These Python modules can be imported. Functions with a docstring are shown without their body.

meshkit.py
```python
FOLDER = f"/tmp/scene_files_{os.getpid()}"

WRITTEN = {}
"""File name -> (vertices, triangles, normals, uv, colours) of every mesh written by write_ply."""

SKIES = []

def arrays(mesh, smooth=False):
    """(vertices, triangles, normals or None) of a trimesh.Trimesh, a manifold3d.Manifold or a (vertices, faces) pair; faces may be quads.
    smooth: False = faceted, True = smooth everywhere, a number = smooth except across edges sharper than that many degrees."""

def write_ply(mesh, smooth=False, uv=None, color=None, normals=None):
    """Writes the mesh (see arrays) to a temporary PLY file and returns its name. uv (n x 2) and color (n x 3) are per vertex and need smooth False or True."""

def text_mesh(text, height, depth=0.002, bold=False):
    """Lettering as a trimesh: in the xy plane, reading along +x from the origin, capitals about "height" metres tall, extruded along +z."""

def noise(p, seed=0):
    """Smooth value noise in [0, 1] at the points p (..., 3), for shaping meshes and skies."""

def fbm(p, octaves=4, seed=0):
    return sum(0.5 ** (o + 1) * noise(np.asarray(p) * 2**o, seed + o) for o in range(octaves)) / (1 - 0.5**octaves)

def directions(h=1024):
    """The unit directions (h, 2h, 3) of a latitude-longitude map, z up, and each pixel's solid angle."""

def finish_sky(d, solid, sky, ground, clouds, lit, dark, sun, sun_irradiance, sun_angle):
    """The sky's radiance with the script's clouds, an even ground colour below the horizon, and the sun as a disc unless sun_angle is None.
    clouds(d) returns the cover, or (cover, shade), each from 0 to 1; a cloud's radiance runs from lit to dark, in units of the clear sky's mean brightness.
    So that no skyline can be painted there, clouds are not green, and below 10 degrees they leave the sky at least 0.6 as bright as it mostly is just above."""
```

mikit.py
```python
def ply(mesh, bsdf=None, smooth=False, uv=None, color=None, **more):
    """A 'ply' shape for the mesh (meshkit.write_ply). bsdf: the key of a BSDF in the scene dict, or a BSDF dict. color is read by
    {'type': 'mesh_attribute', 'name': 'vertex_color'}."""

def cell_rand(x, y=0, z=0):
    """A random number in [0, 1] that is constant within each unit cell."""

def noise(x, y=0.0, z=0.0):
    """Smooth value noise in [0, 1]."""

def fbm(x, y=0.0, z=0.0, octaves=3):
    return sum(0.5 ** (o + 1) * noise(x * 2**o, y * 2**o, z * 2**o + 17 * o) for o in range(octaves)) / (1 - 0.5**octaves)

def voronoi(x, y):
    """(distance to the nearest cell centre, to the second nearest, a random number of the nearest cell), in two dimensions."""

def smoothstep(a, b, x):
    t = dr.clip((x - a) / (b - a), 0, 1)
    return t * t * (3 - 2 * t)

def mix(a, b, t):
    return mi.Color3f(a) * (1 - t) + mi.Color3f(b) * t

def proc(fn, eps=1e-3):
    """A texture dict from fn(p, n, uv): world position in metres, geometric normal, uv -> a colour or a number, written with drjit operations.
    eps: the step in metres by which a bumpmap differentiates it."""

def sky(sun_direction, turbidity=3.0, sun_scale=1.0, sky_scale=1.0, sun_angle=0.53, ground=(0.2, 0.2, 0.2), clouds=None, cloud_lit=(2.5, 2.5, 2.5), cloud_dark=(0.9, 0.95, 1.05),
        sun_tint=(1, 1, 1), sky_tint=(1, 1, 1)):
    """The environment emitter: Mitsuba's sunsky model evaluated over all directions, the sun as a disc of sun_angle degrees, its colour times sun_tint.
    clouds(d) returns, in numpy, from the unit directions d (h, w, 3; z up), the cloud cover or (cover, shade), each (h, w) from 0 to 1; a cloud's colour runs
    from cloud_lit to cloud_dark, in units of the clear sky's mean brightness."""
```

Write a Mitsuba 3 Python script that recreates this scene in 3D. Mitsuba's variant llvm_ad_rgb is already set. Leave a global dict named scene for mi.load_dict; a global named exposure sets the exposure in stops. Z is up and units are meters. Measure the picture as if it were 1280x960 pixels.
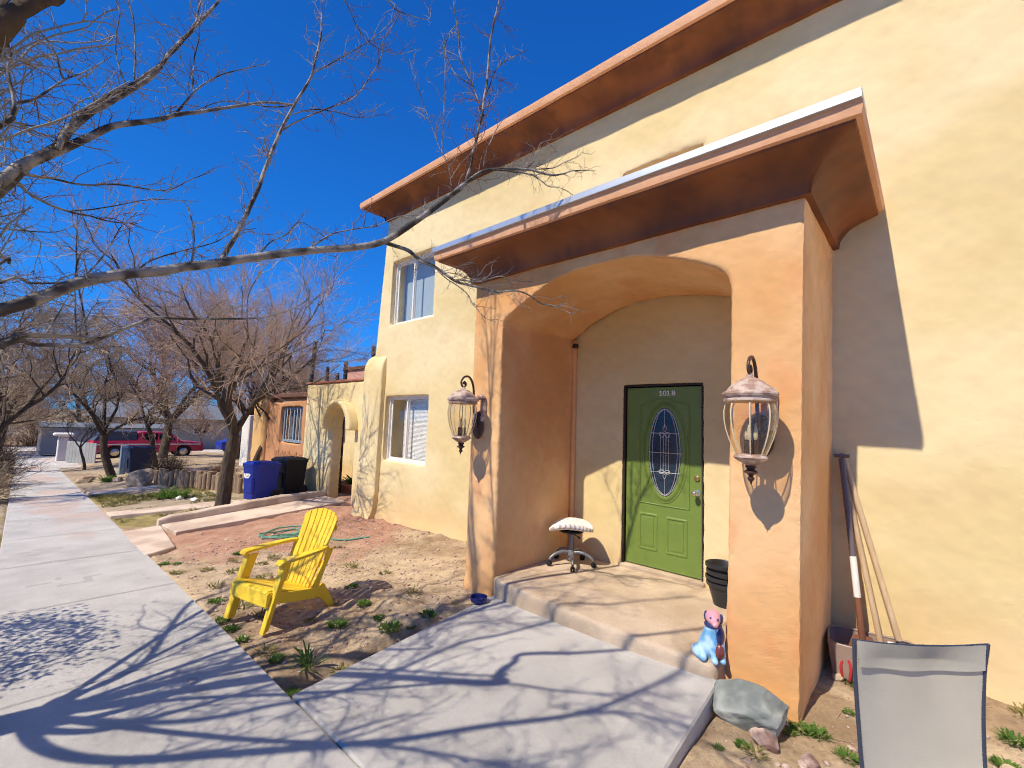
import math, random
import numpy as np
import trimesh
import manifold3d as m3
import mitsuba as mi
import drjit as dr
import mikit
import meshkit
from shapely.geometry import Polygon, Point, box as sbox
from shapely.ops import unary_union

T = mi.ScalarTransform4f
scene, labels = {}, {}

# ------------------------------------------------------------------ camera, sky, exposure
CAM = np.array([0.572, -3.416, 1.673])
YAW, PITCH, ROLL, FOV = 0.743, 0.089, 0.035, 2 * math.degrees(math.atan(640 / 573.1))
_f = np.array([-math.sin(YAW) * math.cos(PITCH), math.cos(YAW) * math.cos(PITCH), math.sin(PITCH)])
_r = np.array([math.cos(YAW), math.sin(YAW), 0.0])
_u = np.cross(_r, _f)
_up = -math.sin(ROLL) * _r + math.cos(ROLL) * _u
scene['camera'] = {'type': 'perspective', 'fov': FOV, 'fov_axis': 'x', 'near_clip': 0.05, 'far_clip': 3000.0,
                   'to_world': T().look_at(origin=CAM.tolist(), target=(CAM + _f).tolist(), up=_up.tolist())}
SUN = np.array([-0.07, -0.62, 0.775])
scene['sky'] = mikit.sky(SUN.tolist(), turbidity=2.2, sun_scale=1.15, sky_scale=0.95, sun_tint=(0.94, 1.0, 1.045), sky_tint=(0.10, 0.69, 1.50), ground=(0.3, 0.25, 0.2))
labels['sky'] = {'kind': 'structure'}
exposure = 1.75

# ------------------------------------------------------------------ helpers
rng = np.random.default_rng(7)
R = random.Random(11)


def V(*a):
    return np.array(a, float)


def num(name):
    if name not in _used:
        _used.add(name)
        return name
    i = 1
    while f'{name}_{i:03d}' in _used:
        i += 1
    k = f'{name}_{i:03d}'
    _used.add(k)
    return k


_used = set()


def thing(name, label, cat, group=None):
    k = num(name)
    labels[k] = {'label': label, 'category': cat}
    if group:
        labels[k]['group'] = group
    return k


def part(name, mesh, bsdf, parent, smooth=30, label=None, kind=None, **kw):
    k = num(parent + '__' + name)
    scene[k] = mikit.ply(mesh, bsdf, smooth, **kw) if not isinstance(mesh, dict) else mesh
    if label:
        labels.setdefault(k, {})['label'] = label
    if kind:
        labels.setdefault(k, {})['kind'] = kind
    return k


def struct(name, mesh, bsdf, smooth=30, kind='structure', **kw):
    k = num(name)
    scene[k] = mikit.ply(mesh, bsdf, smooth, **kw)
    labels[k] = {'kind': kind}
    return k


def cat(*ms):
    ms = [m for m in ms if m is not None]
    vs, fs, n = [], [], 0
    for m in ms:
        v, f = (m.vertices, m.faces) if hasattr(m, 'vertices') else m
        v, f = np.asarray(v), np.asarray(f)
        vs.append(v)
        fs.append(f + n)
        n += len(v)
    return trimesh.Trimesh(np.vstack(vs), np.vstack(fs), process=False)


def cbox(x0, x1, y0, y1, z0, z1, c=0.006):
    """chamfered box"""
    c = min(c, (x1 - x0) / 2.2, (y1 - y0) / 2.2, (z1 - z0) / 2.2)
    p = []
    for sx in (0, 1):
        for sy in (0, 1):
            for sz in (0, 1):
                q = V((x0, x1)[sx], (y0, y1)[sy], (z0, z1)[sz])
                d = V(1 - 2 * sx, 1 - 2 * sy, 1 - 2 * sz) * c
                for k in range(3):
                    e = d.copy()
                    e[k] = 0
                    p.append(q + e)
    return trimesh.convex.convex_hull(np.array(p))


def beam(a, b, w, h, up=(0, 0, 1), c=0.004):
    """chamfered bar from a to b; w across, h along up"""
    a, b = V(*a), V(*b)
    L = np.linalg.norm(b - a)
    z = (b - a) / L
    y = V(*up) - z * np.dot(V(*up), z)
    y /= np.linalg.norm(y)
    x = np.cross(y, z)
    m = cbox(-w / 2, w / 2, -h / 2, h / 2, 0, L, c)
    M = np.eye(4)
    M[:3, 0], M[:3, 1], M[:3, 2], M[:3, 3] = x, y, z, a
    m.apply_transform(M)
    return m


def tube(p, r, s=6, closed=False, caps=True):
    """parallel-transport tube along points p with radii r"""
    p = np.asarray(p, float)
    n = len(p)
    r = np.broadcast_to(np.asarray(r, float), (n,)) if np.ndim(r) == 0 or len(np.atleast_1d(r)) == n else np.linspace(r[0], r[-1], n)
    t = np.empty_like(p)
    if closed:
        t = np.roll(p, -1, 0) - np.roll(p, 1, 0)
    else:
        t[1:-1] = p[2:] - p[:-2]
        t[0], t[-1] = p[1] - p[0], p[-1] - p[-2]
    t /= np.linalg.norm(t, axis=1, keepdims=True) + 1e-12
    a = np.cross(t[0], [0, 0, 1.0] if abs(t[0][2]) < 0.9 else [1.0, 0, 0])
    a /= np.linalg.norm(a)
    A = np.empty_like(p)
    for i in range(n):
        a = a - t[i] * np.dot(a, t[i])
        a /= np.linalg.norm(a) + 1e-12
        A[i] = a
    B = np.cross(t, A)
    ang = np.arange(s) * 2 * np.pi / s
    v = p[:, None] + r[:, None, None] * (np.cos(ang)[None, :, None] * A[:, None] + np.sin(ang)[None, :, None] * B[:, None])
    v = v.reshape(-1, 3)
    m = n if closed else n - 1
    i, j = np.meshgrid(np.arange(m), np.arange(s), indexing='ij')
    k = (i + 1) % n
    q0, q1, q2, q3 = i * s + j, i * s + (j + 1) % s, k * s + (j + 1) % s, k * s + j
    f = np.vstack([np.stack([q0, q1, q2], -1).reshape(-1, 3), np.stack([q0, q2, q3], -1).reshape(-1, 3)])
    if caps and not closed:
        c0, c1 = len(v), len(v) + 1
        v = np.vstack([v, p[:1], p[-1:]])
        jj = np.arange(s)
        f = np.vstack([f, np.stack([jj * 0 + c0, (jj + 1) % s, jj], -1), np.stack([jj * 0 + c1, (n - 1) * s + jj, (n - 1) * s + (jj + 1) % s], -1)])
    return trimesh.Trimesh(v, f, process=False)


def spline(p, n=8):
    """Catmull-Rom through the points"""
    p = np.asarray(p, float)
    q = np.vstack([2 * p[0] - p[1], p, 2 * p[-1] - p[-2]])
    out = []
    for i in range(1, len(q) - 2):
        for t in np.arange(n) / n:
            out.append(0.5 * ((2 * q[i]) + (-q[i - 1] + q[i + 1]) * t + (2 * q[i - 1] - 5 * q[i] + 4 * q[i + 1] - q[i + 2]) * t * t
                              + (-q[i - 1] + 3 * q[i] - 3 * q[i + 1] + q[i + 2]) * t ** 3))
    out.append(p[-1])
    return np.array(out)


def lathe(prof, c=(0, 0, 0), n=28):
    """profile of (radius, z), bottom to top or top to bottom"""
    prof = np.asarray(prof, float)
    if prof[0, 1] > prof[-1, 1]:
        prof = prof[::-1]
    m = len(prof)
    a = np.arange(n) * 2 * np.pi / n
    v = np.stack([prof[:, 0][:, None] * np.cos(a), prof[:, 0][:, None] * np.sin(a), prof[:, 1][:, None] + 0 * a], -1).reshape(-1, 3) + V(*c)
    i, j = np.meshgrid(np.arange(m - 1), np.arange(n), indexing='ij')
    q0, q1, q2, q3 = i * n + j, i * n + (j + 1) % n, (i + 1) * n + (j + 1) % n, (i + 1) * n + j
    f = np.vstack([np.stack([q0, q1, q2], -1).reshape(-1, 3), np.stack([q0, q2, q3], -1).reshape(-1, 3)])
    return trimesh.Trimesh(v, f, process=False)


def mbox(x0, x1, y0, y1, z0, z1):
    return m3.Manifold.cube([x1 - x0, y1 - y0, z1 - z0]).translate([x0, y0, z0])


def mprism(poly, d0, d1, plane='xz'):
    """extrude a polygon given in xz (along y), yz (along x) or xy (along z)"""
    poly = np.asarray(poly, float)
    a2 = np.sum(poly[:, 0] * np.roll(poly[:, 1], -1) - poly[:, 1] * np.roll(poly[:, 0], -1))
    if a2 < 0:
        poly = poly[::-1]
    e = m3.CrossSection([poly]).extrude(d1 - d0)
    if plane == 'xy':
        return e.translate([0, 0, d0])
    if plane == 'xz':   # (x, z', y') -> x, -y', z ; rotate +90 about x: (x,y,z)->(x,-z,y)
        return e.rotate([90, 0, 0]).translate([0, d1, 0])
    return e.rotate([90, 0, 90]).translate([d0, 0, 0])


def tm(man):
    m = man.to_mesh()
    return trimesh.Trimesh(m.vert_properties[:, :3].astype(float), m.tri_verts, process=False)


def soften(man, length=0.06, it=4, amp=0.006, freq=1.7, seed=0, fine=0.0):
    """refine, round the edges and give the plaster its hand-troweled unevenness"""
    m = tm(man.refine_to_length(length))
    m.merge_vertices()
    if it:
        trimesh.smoothing.filter_laplacian(m, lamb=0.5, iterations=it, volume_constraint=False)
    n = m.vertex_normals
    d = (meshkit.fbm(m.vertices * freq + seed * 7.3, 3, seed) - 0.5) * 2 * amp
    if fine:
        d = d + (meshkit.fbm(m.vertices * 9 + seed, 2, seed + 5) - 0.5) * 2 * fine
    m.vertices = m.vertices + n * d[:, None]
    return m


def ring_loft(rects):
    """loft through rectangles given as (x0, x1, y0, y1, z); open ends"""
    v, f = [], []
    for x0, x1, y0, y1, z in rects:
        v += [(x0, y1, z), (x0, y0, z), (x1, y0, z), (x1, y1, z)]
    for i in range(len(rects) - 1):
        for j in range(3):
            a, b, c, d = i * 4 + j, i * 4 + j + 1, (i + 1) * 4 + j + 1, (i + 1) * 4 + j
            f += [(a, b, c), (a, c, d)]
    n = (len(rects) - 1) * 4
    f += [(n, n + 1, n + 2), (n, n + 2, n + 3), (0, 2, 1), (0, 3, 2)]
    return trimesh.Trimesh(np.array(v, float), np.array(f), process=False)


def blob(size, seed, sub=3, amp=0.25, freq=1.3, flat=0.0, facet=0):
    m = trimesh.creation.icosphere(subdivisions=sub, radius=1.0)
    v = np.array(m.vertices)
    if facet:
        g = np.random.default_rng(seed)
        for _ in range(facet):
            d = g.normal(size=3)
            d /= np.linalg.norm(d)
            h = g.uniform(0.62, 0.86)
            s = v @ d
            v = v - np.where(s > h, s - h, 0)[:, None] * d
    v = v * (1 + amp * (meshkit.fbm(v * freq + seed * 3.1, 3, seed) - 0.5) * 2)[:, None]
    v = v * V(*size)
    return trimesh.Trimesh(v, m.faces, process=False)


def place(mesh, loc=(0, 0, 0), rz=0.0, s=1.0):
    m = mesh.copy() if hasattr(mesh, 'copy') else mesh
    M = trimesh.transformations.rotation_matrix(rz, [0, 0, 1])
    M[:3, :3] *= s
    M[:3, 3] = loc
    m.apply_transform(M)
    return m


def sstep(a, b, x):
    t = np.clip((x - a) / (b - a), 0, 1)
    return t * t * (3 - 2 * t)


def sp(t, k=0.4):
    return np.logaddexp(0, np.asarray(t) / k) * k


def street(x):
    return -0.06 - 0.033 * sp(-(x + 3.0))


def yard(x):
    return -0.02 - 0.016 * sp(-(x + 4.0)) - 0.026 * sp(-(x + 18.0), 1.0)


def ground_z(x, y):
    w = sstep(-2.0, 0.9, np.asarray(y, float))
    return street(np.asarray(x, float)) * (1 - w) + yard(np.asarray(x, float)) * w


# ------------------------------------------------------------------ materials
N, F, SS, MX = mikit.noise, mikit.fbm, mikit.smoothstep, mikit.mix


def rgb(*c):
    return {'type': 'rgb', 'value': list(c)}


def plain(key, color, rough=0.6, spec=0.4, metallic=0.0, **kw):
    c = rgb(*color) if isinstance(color, (tuple, list)) else color
    scene[key] = {'type': 'twosided', 'b': {'type': 'principled', 'base_color': c, 'roughness': rough, 'specular': spec, 'metallic': metallic, **kw}}
    return key


def bumpy(key, color, height, rough=0.85, spec=0.25, scale=1.0, eps=2e-3):
    scene[key] = {'type': 'twosided', 'b': {'type': 'bumpmap', 'scale': scale, 'tex': mikit.proc(height, eps),
                  'bsdf': {'type': 'principled', 'base_color': mikit.proc(color), 'roughness': rough, 'specular': spec}}}
    return key


def _plaster_h(p, n, uv):
    return 0.0035 * F(p.x * 26, p.y * 26, p.z * 26, 3) + 0.007 * F(p.x * 3.1, p.y * 3.1, p.z * 3.1, 2) + 0.0018 * N(p.x * 120, p.y * 120, p.z * 120)


def _yellow(p, n, uv):
    a = F(p.x * 0.9 + 3, p.y * 0.9, p.z * 1.1, 4)
    b = F(p.x * 5, p.y * 5, p.z * 4 + 9, 3)
    c = MX((0.66, 0.535, 0.275), (0.75, 0.635, 0.385), SS(0.3, 0.72, a))
    c = MX(c, (0.64, 0.49, 0.27), SS(0.55, 0.8, b) * 0.35)
    c = c * (0.93 + 0.14 * F(p.x * 11, p.y * 11, p.z * 13 + 2.0 * p.x, 3))
    foot = SS(0.75, 0.0, p.z + 0.5 * (F(p.x * 2.2, p.y * 2.2, 3.0, 3) - 0.5)) * 0.45
    c = MX(c, (0.60, 0.37, 0.17), foot)
    return c


def _orange(p, n, uv):
    a = F(p.x * 1.3, p.y * 1.3, p.z * 0.9 + 5, 4)
    b = F(p.x * 6, p.y * 6, p.z * 3, 3)
    c = MX((0.63, 0.335, 0.135), (0.75, 0.48, 0.25), SS(0.28, 0.72, a))
    c = MX(c, (0.66, 0.27, 0.12), SS(0.5, 0.8, b) * 0.4)
    return c * (0.92 + 0.16 * F(p.x * 14, p.y * 14, p.z * 14, 3))


def _rust(p, n, uv):
    a = F(p.x * 2.2, p.y * 2.2, p.z * 0.8, 4)
    b = F(p.x * 7, p.y * 7, p.z * 0.8, 3)
    c = MX((0.125, 0.042, 0.020), (0.27, 0.098, 0.036), SS(0.2, 0.8, a))
    return MX(c, (0.085, 0.035, 0.026), SS(0.42, 0.8, b) * 0.55)


bumpy('plaster_yellow', _yellow, _plaster_h)
bumpy('plaster_orange', _orange, _plaster_h)
bumpy('plaster_rust', _rust, lambda p, n, uv: 0.003 * F(p.x * 30, p.y * 30, p.z * 30, 3) + 0.005 * F(p.x * 5, p.y * 5, p.z * 5, 2), rough=0.6, spec=0.35)
bumpy('plaster_lip', lambda p, n, uv: MX((0.58, 0.30, 0.16), (0.70, 0.42, 0.27), F(p.x * 4, p.y * 4, p.z * 4, 3)), lambda p, n, uv: 0.004 * F(p.x * 30, p.y * 30, p.z * 30, 3))


def _concrete(p, n, uv):
    a = F(p.x * 0.8, p.y * 0.8, 1.0, 4)
    b = F(p.x * 4.5, p.y * 4.5, 7.0, 4)
    g = N(p.x * 160, p.y * 160, 0.0)
    v = 0.40 + 0.10 * (a - 0.5) + 0.12 * (b - 0.5) + 0.05 * (g - 0.5)
    c = mi.Color3f(v * 1.0, v * 0.97, v * 0.93)
    red = SS(0.5, 0.7, F(p.x * 0.6 + 4, p.y * 1.2, 2.0, 3)) * SS(-7.5, -10.5, p.x) * 0.45
    c = MX(c, (0.42, 0.27, 0.21), red)
    spot = SS(0.80, 0.86, N(p.x * 9, p.y * 9, 4.0)) * SS(0.5, 0.7, N(p.x * 1.7, p.y * 1.7, 8.0))
    return MX(c, (0.2, 0.19, 0.18), spot * 0.35)


def _conc_h(p, n, uv):
    return 0.0022 * F(p.x * 45, p.y * 45, p.z * 45, 3) + 0.003 * F(p.x * 4, p.y * 4, p.z * 4, 2)


bumpy('concrete', _concrete, _conc_h, rough=0.8)
bumpy('porch_concrete', lambda p, n, uv: MX((0.40, 0.31, 0.225), (0.52, 0.42, 0.32), SS(0.25, 0.75, F(p.x * 3, p.y * 3, p.z * 3, 4))) * (0.93 + 0.14 * N(p.x * 90, p.y * 90, p.z * 90)), _conc_h, rough=0.8)
bumpy('pale_path', lambda p, n, uv: MX((0.42, 0.32, 0.25), (0.56, 0.45, 0.36), SS(0.3, 0.7, F(p.x * 3, p.y * 3, 1.0, 4))), _conc_h)


def _dirt(p, n, uv):
    a = F(p.x * 1.1, p.y * 1.1, 3.0, 4)
    b = F(p.x * 7, p.y * 7, 1.0, 4)
    c = MX((0.24, 0.17, 0.108), (0.44, 0.345, 0.235), SS(0.25, 0.75, 0.55 * a + 0.45 * b))
    c = c * (0.8 + 0.4 * N(p.x * 70, p.y * 70, p.z * 70))
    w = F(p.x * 2.0, p.y * 2.0, 9.0, 3) - 0.5
    red = SS(-4.9, -5.9, p.x + p.y * 0.9 - 0.5 + w) * SS(-9.6, -9.2, p.x) * SS(-2.4, -1.5, p.y - 0.3 * w)
    red = red * SS(-0.45, 0.3, (p.y + 1.25) + 0.9 * (-6.6 - p.x) + 2.2 * w)
    c = MX(c, mi.Color3f(0.35, 0.16, 0.12) * (0.75 + 0.5 * N(p.x * 50, p.y * 50, 2.0)), dr.clip(red, 0, 1) * 0.58)
    far = SS(-9.3, -9.9, p.x + 0.25 * w)
    gr = SS(0.35, 0.6, F(p.x * 0.9, p.y * 0.9, 5.0, 3)) * far
    c = MX(c, mi.Color3f(0.24, 0.20, 0.07) * (0.7 + 0.6 * b), gr * 0.75 * SS(-17, -14, p.x))
    c = MX(c, mi.Color3f(0.30, 0.25, 0.19) * (0.7 + 0.6 * b), far * 0.6 * (1 - gr))
    return c


bumpy('dirt', _dirt, lambda p, n, uv: 0.020 * F(p.x * 20, p.y * 20, p.z * 20, 4) + 0.004 * N(p.x * 110, p.y * 110, p.z * 110), rough=0.95, spec=0.1)
bumpy('asphalt', lambda p, n, uv: mi.Color3f(0.06, 0.06, 0.062) * (0.8 + 0.4 * N(p.x * 40, p.y * 40, 0.0)), lambda p, n, uv: 0.003 * N(p.x * 90, p.y * 90, 0.0))
bumpy('bark_pale', lambda p, n, uv: MX((0.055, 0.05, 0.046), (0.30, 0.285, 0.265), SS(0.38, 0.66, F(p.x * 9, p.y * 9, p.z * 9, 3))), lambda p, n, uv: 0.006 * F(p.x * 60, p.y * 60, p.z * 25, 2), rough=0.75)
bumpy('bark_dark', lambda p, n, uv: MX((0.035, 0.026, 0.02), (0.12, 0.09, 0.065), F(p.x * 14, p.y * 14, p.z * 5, 3)), lambda p, n, uv: 0.03 * F(p.x * 30, p.y * 30, p.z * 8, 3), rough=0.95)
plain('twig_pale', (0.25, 0.23, 0.21), 0.7)
plain('twig_brown', (0.47, 0.345, 0.25), 0.85)
plain('twig_red', (0.17, 0.085, 0.075), 0.6)
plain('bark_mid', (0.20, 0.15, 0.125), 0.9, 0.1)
plain('twig_dark', (0.075, 0.055, 0.042), 0.8)
plain('twig_pink', (0.42, 0.285, 0.205), 0.85, 0.1)
plain('twig_tan', (0.43, 0.335, 0.23), 0.85, 0.1)
plain('twig_rust', (0.30, 0.15, 0.07), 0.85, 0.1)
plain('metal_flashing', (0.62, 0.66, 0.70), 0.42, 0.5, 0.75)
plain('window_frame', (0.72, 0.70, 0.66), 0.45)
plain('screen_dark', (0.03, 0.035, 0.04), 0.6)
plain('blind_white', (0.80, 0.80, 0.78), 0.5)
plain('curtain_white', (0.78, 0.80, 0.80), 0.9)
plain('shade_blue', (0.34, 0.42, 0.46), 0.9)
plain('room_dark', (0.10, 0.10, 0.11), 0.9)
scene['window_glass'] = {'type': 'thindielectric', 'int_ior': 1.52}
scene['lamp_glass'] = {'type': 'thindielectric', 'int_ior': 1.45, 'specular_transmittance': rgb(0.93, 0.88, 0.78)}
scene['tub_plastic'] = {'type': 'twosided', 'b': {'type': 'principled', 'base_color': rgb(0.30, 0.22, 0.18), 'roughness': 0.35, 'specular': 0.5}}
plain('bronze_pale', mikit.proc(lambda p, n, uv: MX((0.30, 0.19, 0.15), (0.50, 0.40, 0.34), SS(0.35, 0.65, F(p.x * 25, p.y * 25, p.z * 25, 3)))), 0.5, 0.4)
plain('bronze_dark', (0.075, 0.04, 0.032), 0.42, 0.5, 0.25)
plain('glass_rib', (0.70, 0.60, 0.42), 0.2, 0.6)
plain('candle', (0.55, 0.50, 0.40), 0.4)
plain('door_green', mikit.proc(lambda p, n, uv: MX((0.135, 0.205, 0.042), (0.165, 0.245, 0.052), F(p.x * 7, p.y * 7, p.z * 7, 3))), 0.38, 0.45)
plain('door_dark', (0.035, 0.022, 0.016), 0.6)
plain('door_glass', mikit.proc(lambda p, n, uv: MX((0.008, 0.018, 0.05), (0.02, 0.05, 0.085), N(p.x * 40, 0.0, p.z * 40))), 0.12, 0.6)
plain('came', (0.55, 0.56, 0.58), 0.35, 0.5, 0.5)
plain('chrome', (0.62, 0.60, 0.56), 0.22, 0.5, 0.9)
plain('brass', (0.45, 0.30, 0.12), 0.3, 0.5, 0.8)
plain('white_paint', (0.78, 0.77, 0.74), 0.5)
plain('yellow_plastic', mikit.proc(lambda p, n, uv: MX((0.80, 0.50, 0.015), (0.82, 0.60, 0.05), F(p.x * 6, p.y * 6, p.z * 6, 3))), 0.42, 0.45)
plain('yellow_plastic_worn', mikit.proc(lambda p, n, uv: MX((0.80, 0.55, 0.03), (0.55, 0.40, 0.16), SS(0.45, 0.72, F(p.x * 16, p.y * 16, p.z * 16, 3)))), 0.6, 0.3)
plain('grey_metal', (0.19, 0.20, 0.22), 0.4, 0.5, 0.3)
plain('black_plastic', (0.022, 0.024, 0.028), 0.35, 0.5)
plain('rubber', (0.015, 0.015, 0.017), 0.7)


def _zebra(p, n, uv):
    s = dr.sin((p.x * 0.35 + p.y * 0.94) * 150 + 7 * F(p.x * 9, p.y * 9, p.z * 9, 3))
    return MX((0.80, 0.76, 0.72), (0.42, 0.38, 0.36), SS(0.2, 0.6, s) * SS(0.25, 0.45, N(p.x * 15 + 4, p.y * 15, p.z * 15)))


plain('zebra_fabric', mikit.proc(_zebra), 0.9, 0.2)
plain('glaze_blue', mikit.proc(lambda p, n, uv: MX((0.10, 0.34, 0.62), (0.42, 0.62, 0.78), SS(0.3, 0.7, F(p.x * 22, p.y * 22, p.z * 22, 2)))), 0.12, 0.6, clearcoat=0.6)
plain('glaze_navy', (0.02, 0.03, 0.13), 0.12, 0.6, clearcoat=0.6)
plain('glaze_pink', (0.62, 0.30, 0.36), 0.15, 0.6, clearcoat=0.5)
plain('glaze_brown', (0.16, 0.035, 0.03), 0.15, 0.6, clearcoat=0.5)
plain('bowl_blue', (0.015, 0.025, 0.14), 0.15, 0.6)
plain('hose_green', mikit.proc(lambda p, n, uv: MX((0.06, 0.20, 0.13), (0.16, 0.33, 0.24), N(p.x * 60, p.y * 60, p.z * 60))), 0.45)
plain('bin_blue', (0.012, 0.030, 0.30), 0.45, 0.45)
plain('bin_black', (0.006, 0.006, 0.014), 0.5, 0.4)
plain('wood_handle', mikit.proc(lambda p, n, uv: MX((0.45, 0.30, 0.17), (0.62, 0.47, 0.30), F(p.x * 60, p.y * 60, p.z * 7, 3))), 0.6)
plain('dark_handle', (0.13, 0.11, 0.13), 0.5)
plain('rust_metal', (0.22, 0.09, 0.05), 0.6, 0.4, 0.3)
plain('steel_grey', (0.10, 0.11, 0.13), 0.45, 0.5, 0.4)
plain('tape_white', (0.75, 0.72, 0.68), 0.5)
plain('red_plastic', (0.42, 0.03, 0.035), 0.35, 0.5)


def _sling(p, n, uv):
    w = 0.5 + 0.5 * dr.sin(p.z * 1500)
    t = F(p.x * 5, p.y * 5, p.z * 7, 3)
    return MX((0.50, 0.475, 0.395), (0.61, 0.585, 0.50), 0.25 * w + 0.75 * t)


scene['sling_mesh'] = {'type': 'principledthin', 'base_color': mikit.proc(_sling), 'roughness': 0.7, 'diff_trans': 0.55, 'spec_trans': 0.0, 'eta': 1.3}
plain('sling_tube', (0.035, 0.045, 0.075), 0.35, 0.5)


def _rock(p, n, uv):
    a = F(p.x * 8, p.y * 8, p.z * 8, 4)
    return MX((0.16, 0.18, 0.175), (0.34, 0.36, 0.335), SS(0.3, 0.7, a))


bumpy('rock_green', _rock, lambda p, n, uv: 0.02 * F(p.x * 20, p.y * 20, p.z * 20, 4))
bumpy('rock_pink', lambda p, n, uv: MX((0.22, 0.13, 0.11), (0.52, 0.40, 0.34), SS(0.3, 0.7, F(p.x * 14, p.y * 14, p.z * 14, 4))), lambda p, n, uv: 0.012 * F(p.x * 30, p.y * 30, p.z * 30, 3))
bumpy('rock_tan', lambda p, n, uv: MX((0.30, 0.22, 0.15), (0.50, 0.40, 0.30), SS(0.3, 0.7, F(p.x * 6, p.y * 6, p.z * 6, 4))), lambda p, n, uv: 0.02 * F(p.x * 12, p.y * 12, p.z * 12, 3))
scene['leaf_green'] = {'type': 'principledthin', 'base_color': mikit.proc(lambda p, n, uv: MX((0.06, 0.14, 0.03), (0.17, 0.27, 0.06), N(p.x * 31, p.y * 31, p.z * 31))), 'roughness': 0.55, 'diff_trans': 0.6, 'eta': 1.3}
scene['leaf_olive'] = {'type': 'principledthin', 'base_color': mikit.proc(lambda p, n, uv: MX((0.10, 0.11, 0.03), (0.28, 0.25, 0.09), N(p.x * 23, p.y * 23, p.z * 23))), 'roughness': 0.6, 'diff_trans': 0.5, 'eta': 1.3}
scene['leaf_dark'] = {'type': 'principledthin', 'base_color': rgb(0.035, 0.055, 0.022), 'roughness': 0.6, 'diff_trans': 0.4, 'eta': 1.3}
plain('truck_red', (0.52, 0.022, 0.065), 0.25, 0.5, 0.0, clearcoat=0.6)
plain('truck_glass', (0.01, 0.012, 0.018), 0.06, 0.6)
plain('truck_cover', (0.05, 0.075, 0.12), 0.5)
plain('tail_red', (0.5, 0.02, 0.02), 0.2)
plain('grey_board', mikit.proc(lambda p, n, uv: MX((0.26, 0.26, 0.25), (0.36, 0.36, 0.35), F(p.x * 2, p.y * 2, p.z * 2, 3))), 0.7)
plain('roof_grey', (0.15, 0.165, 0.19), 0.7)
plain('house_pale', (0.42, 0.40, 0.37), 0.8)
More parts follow.
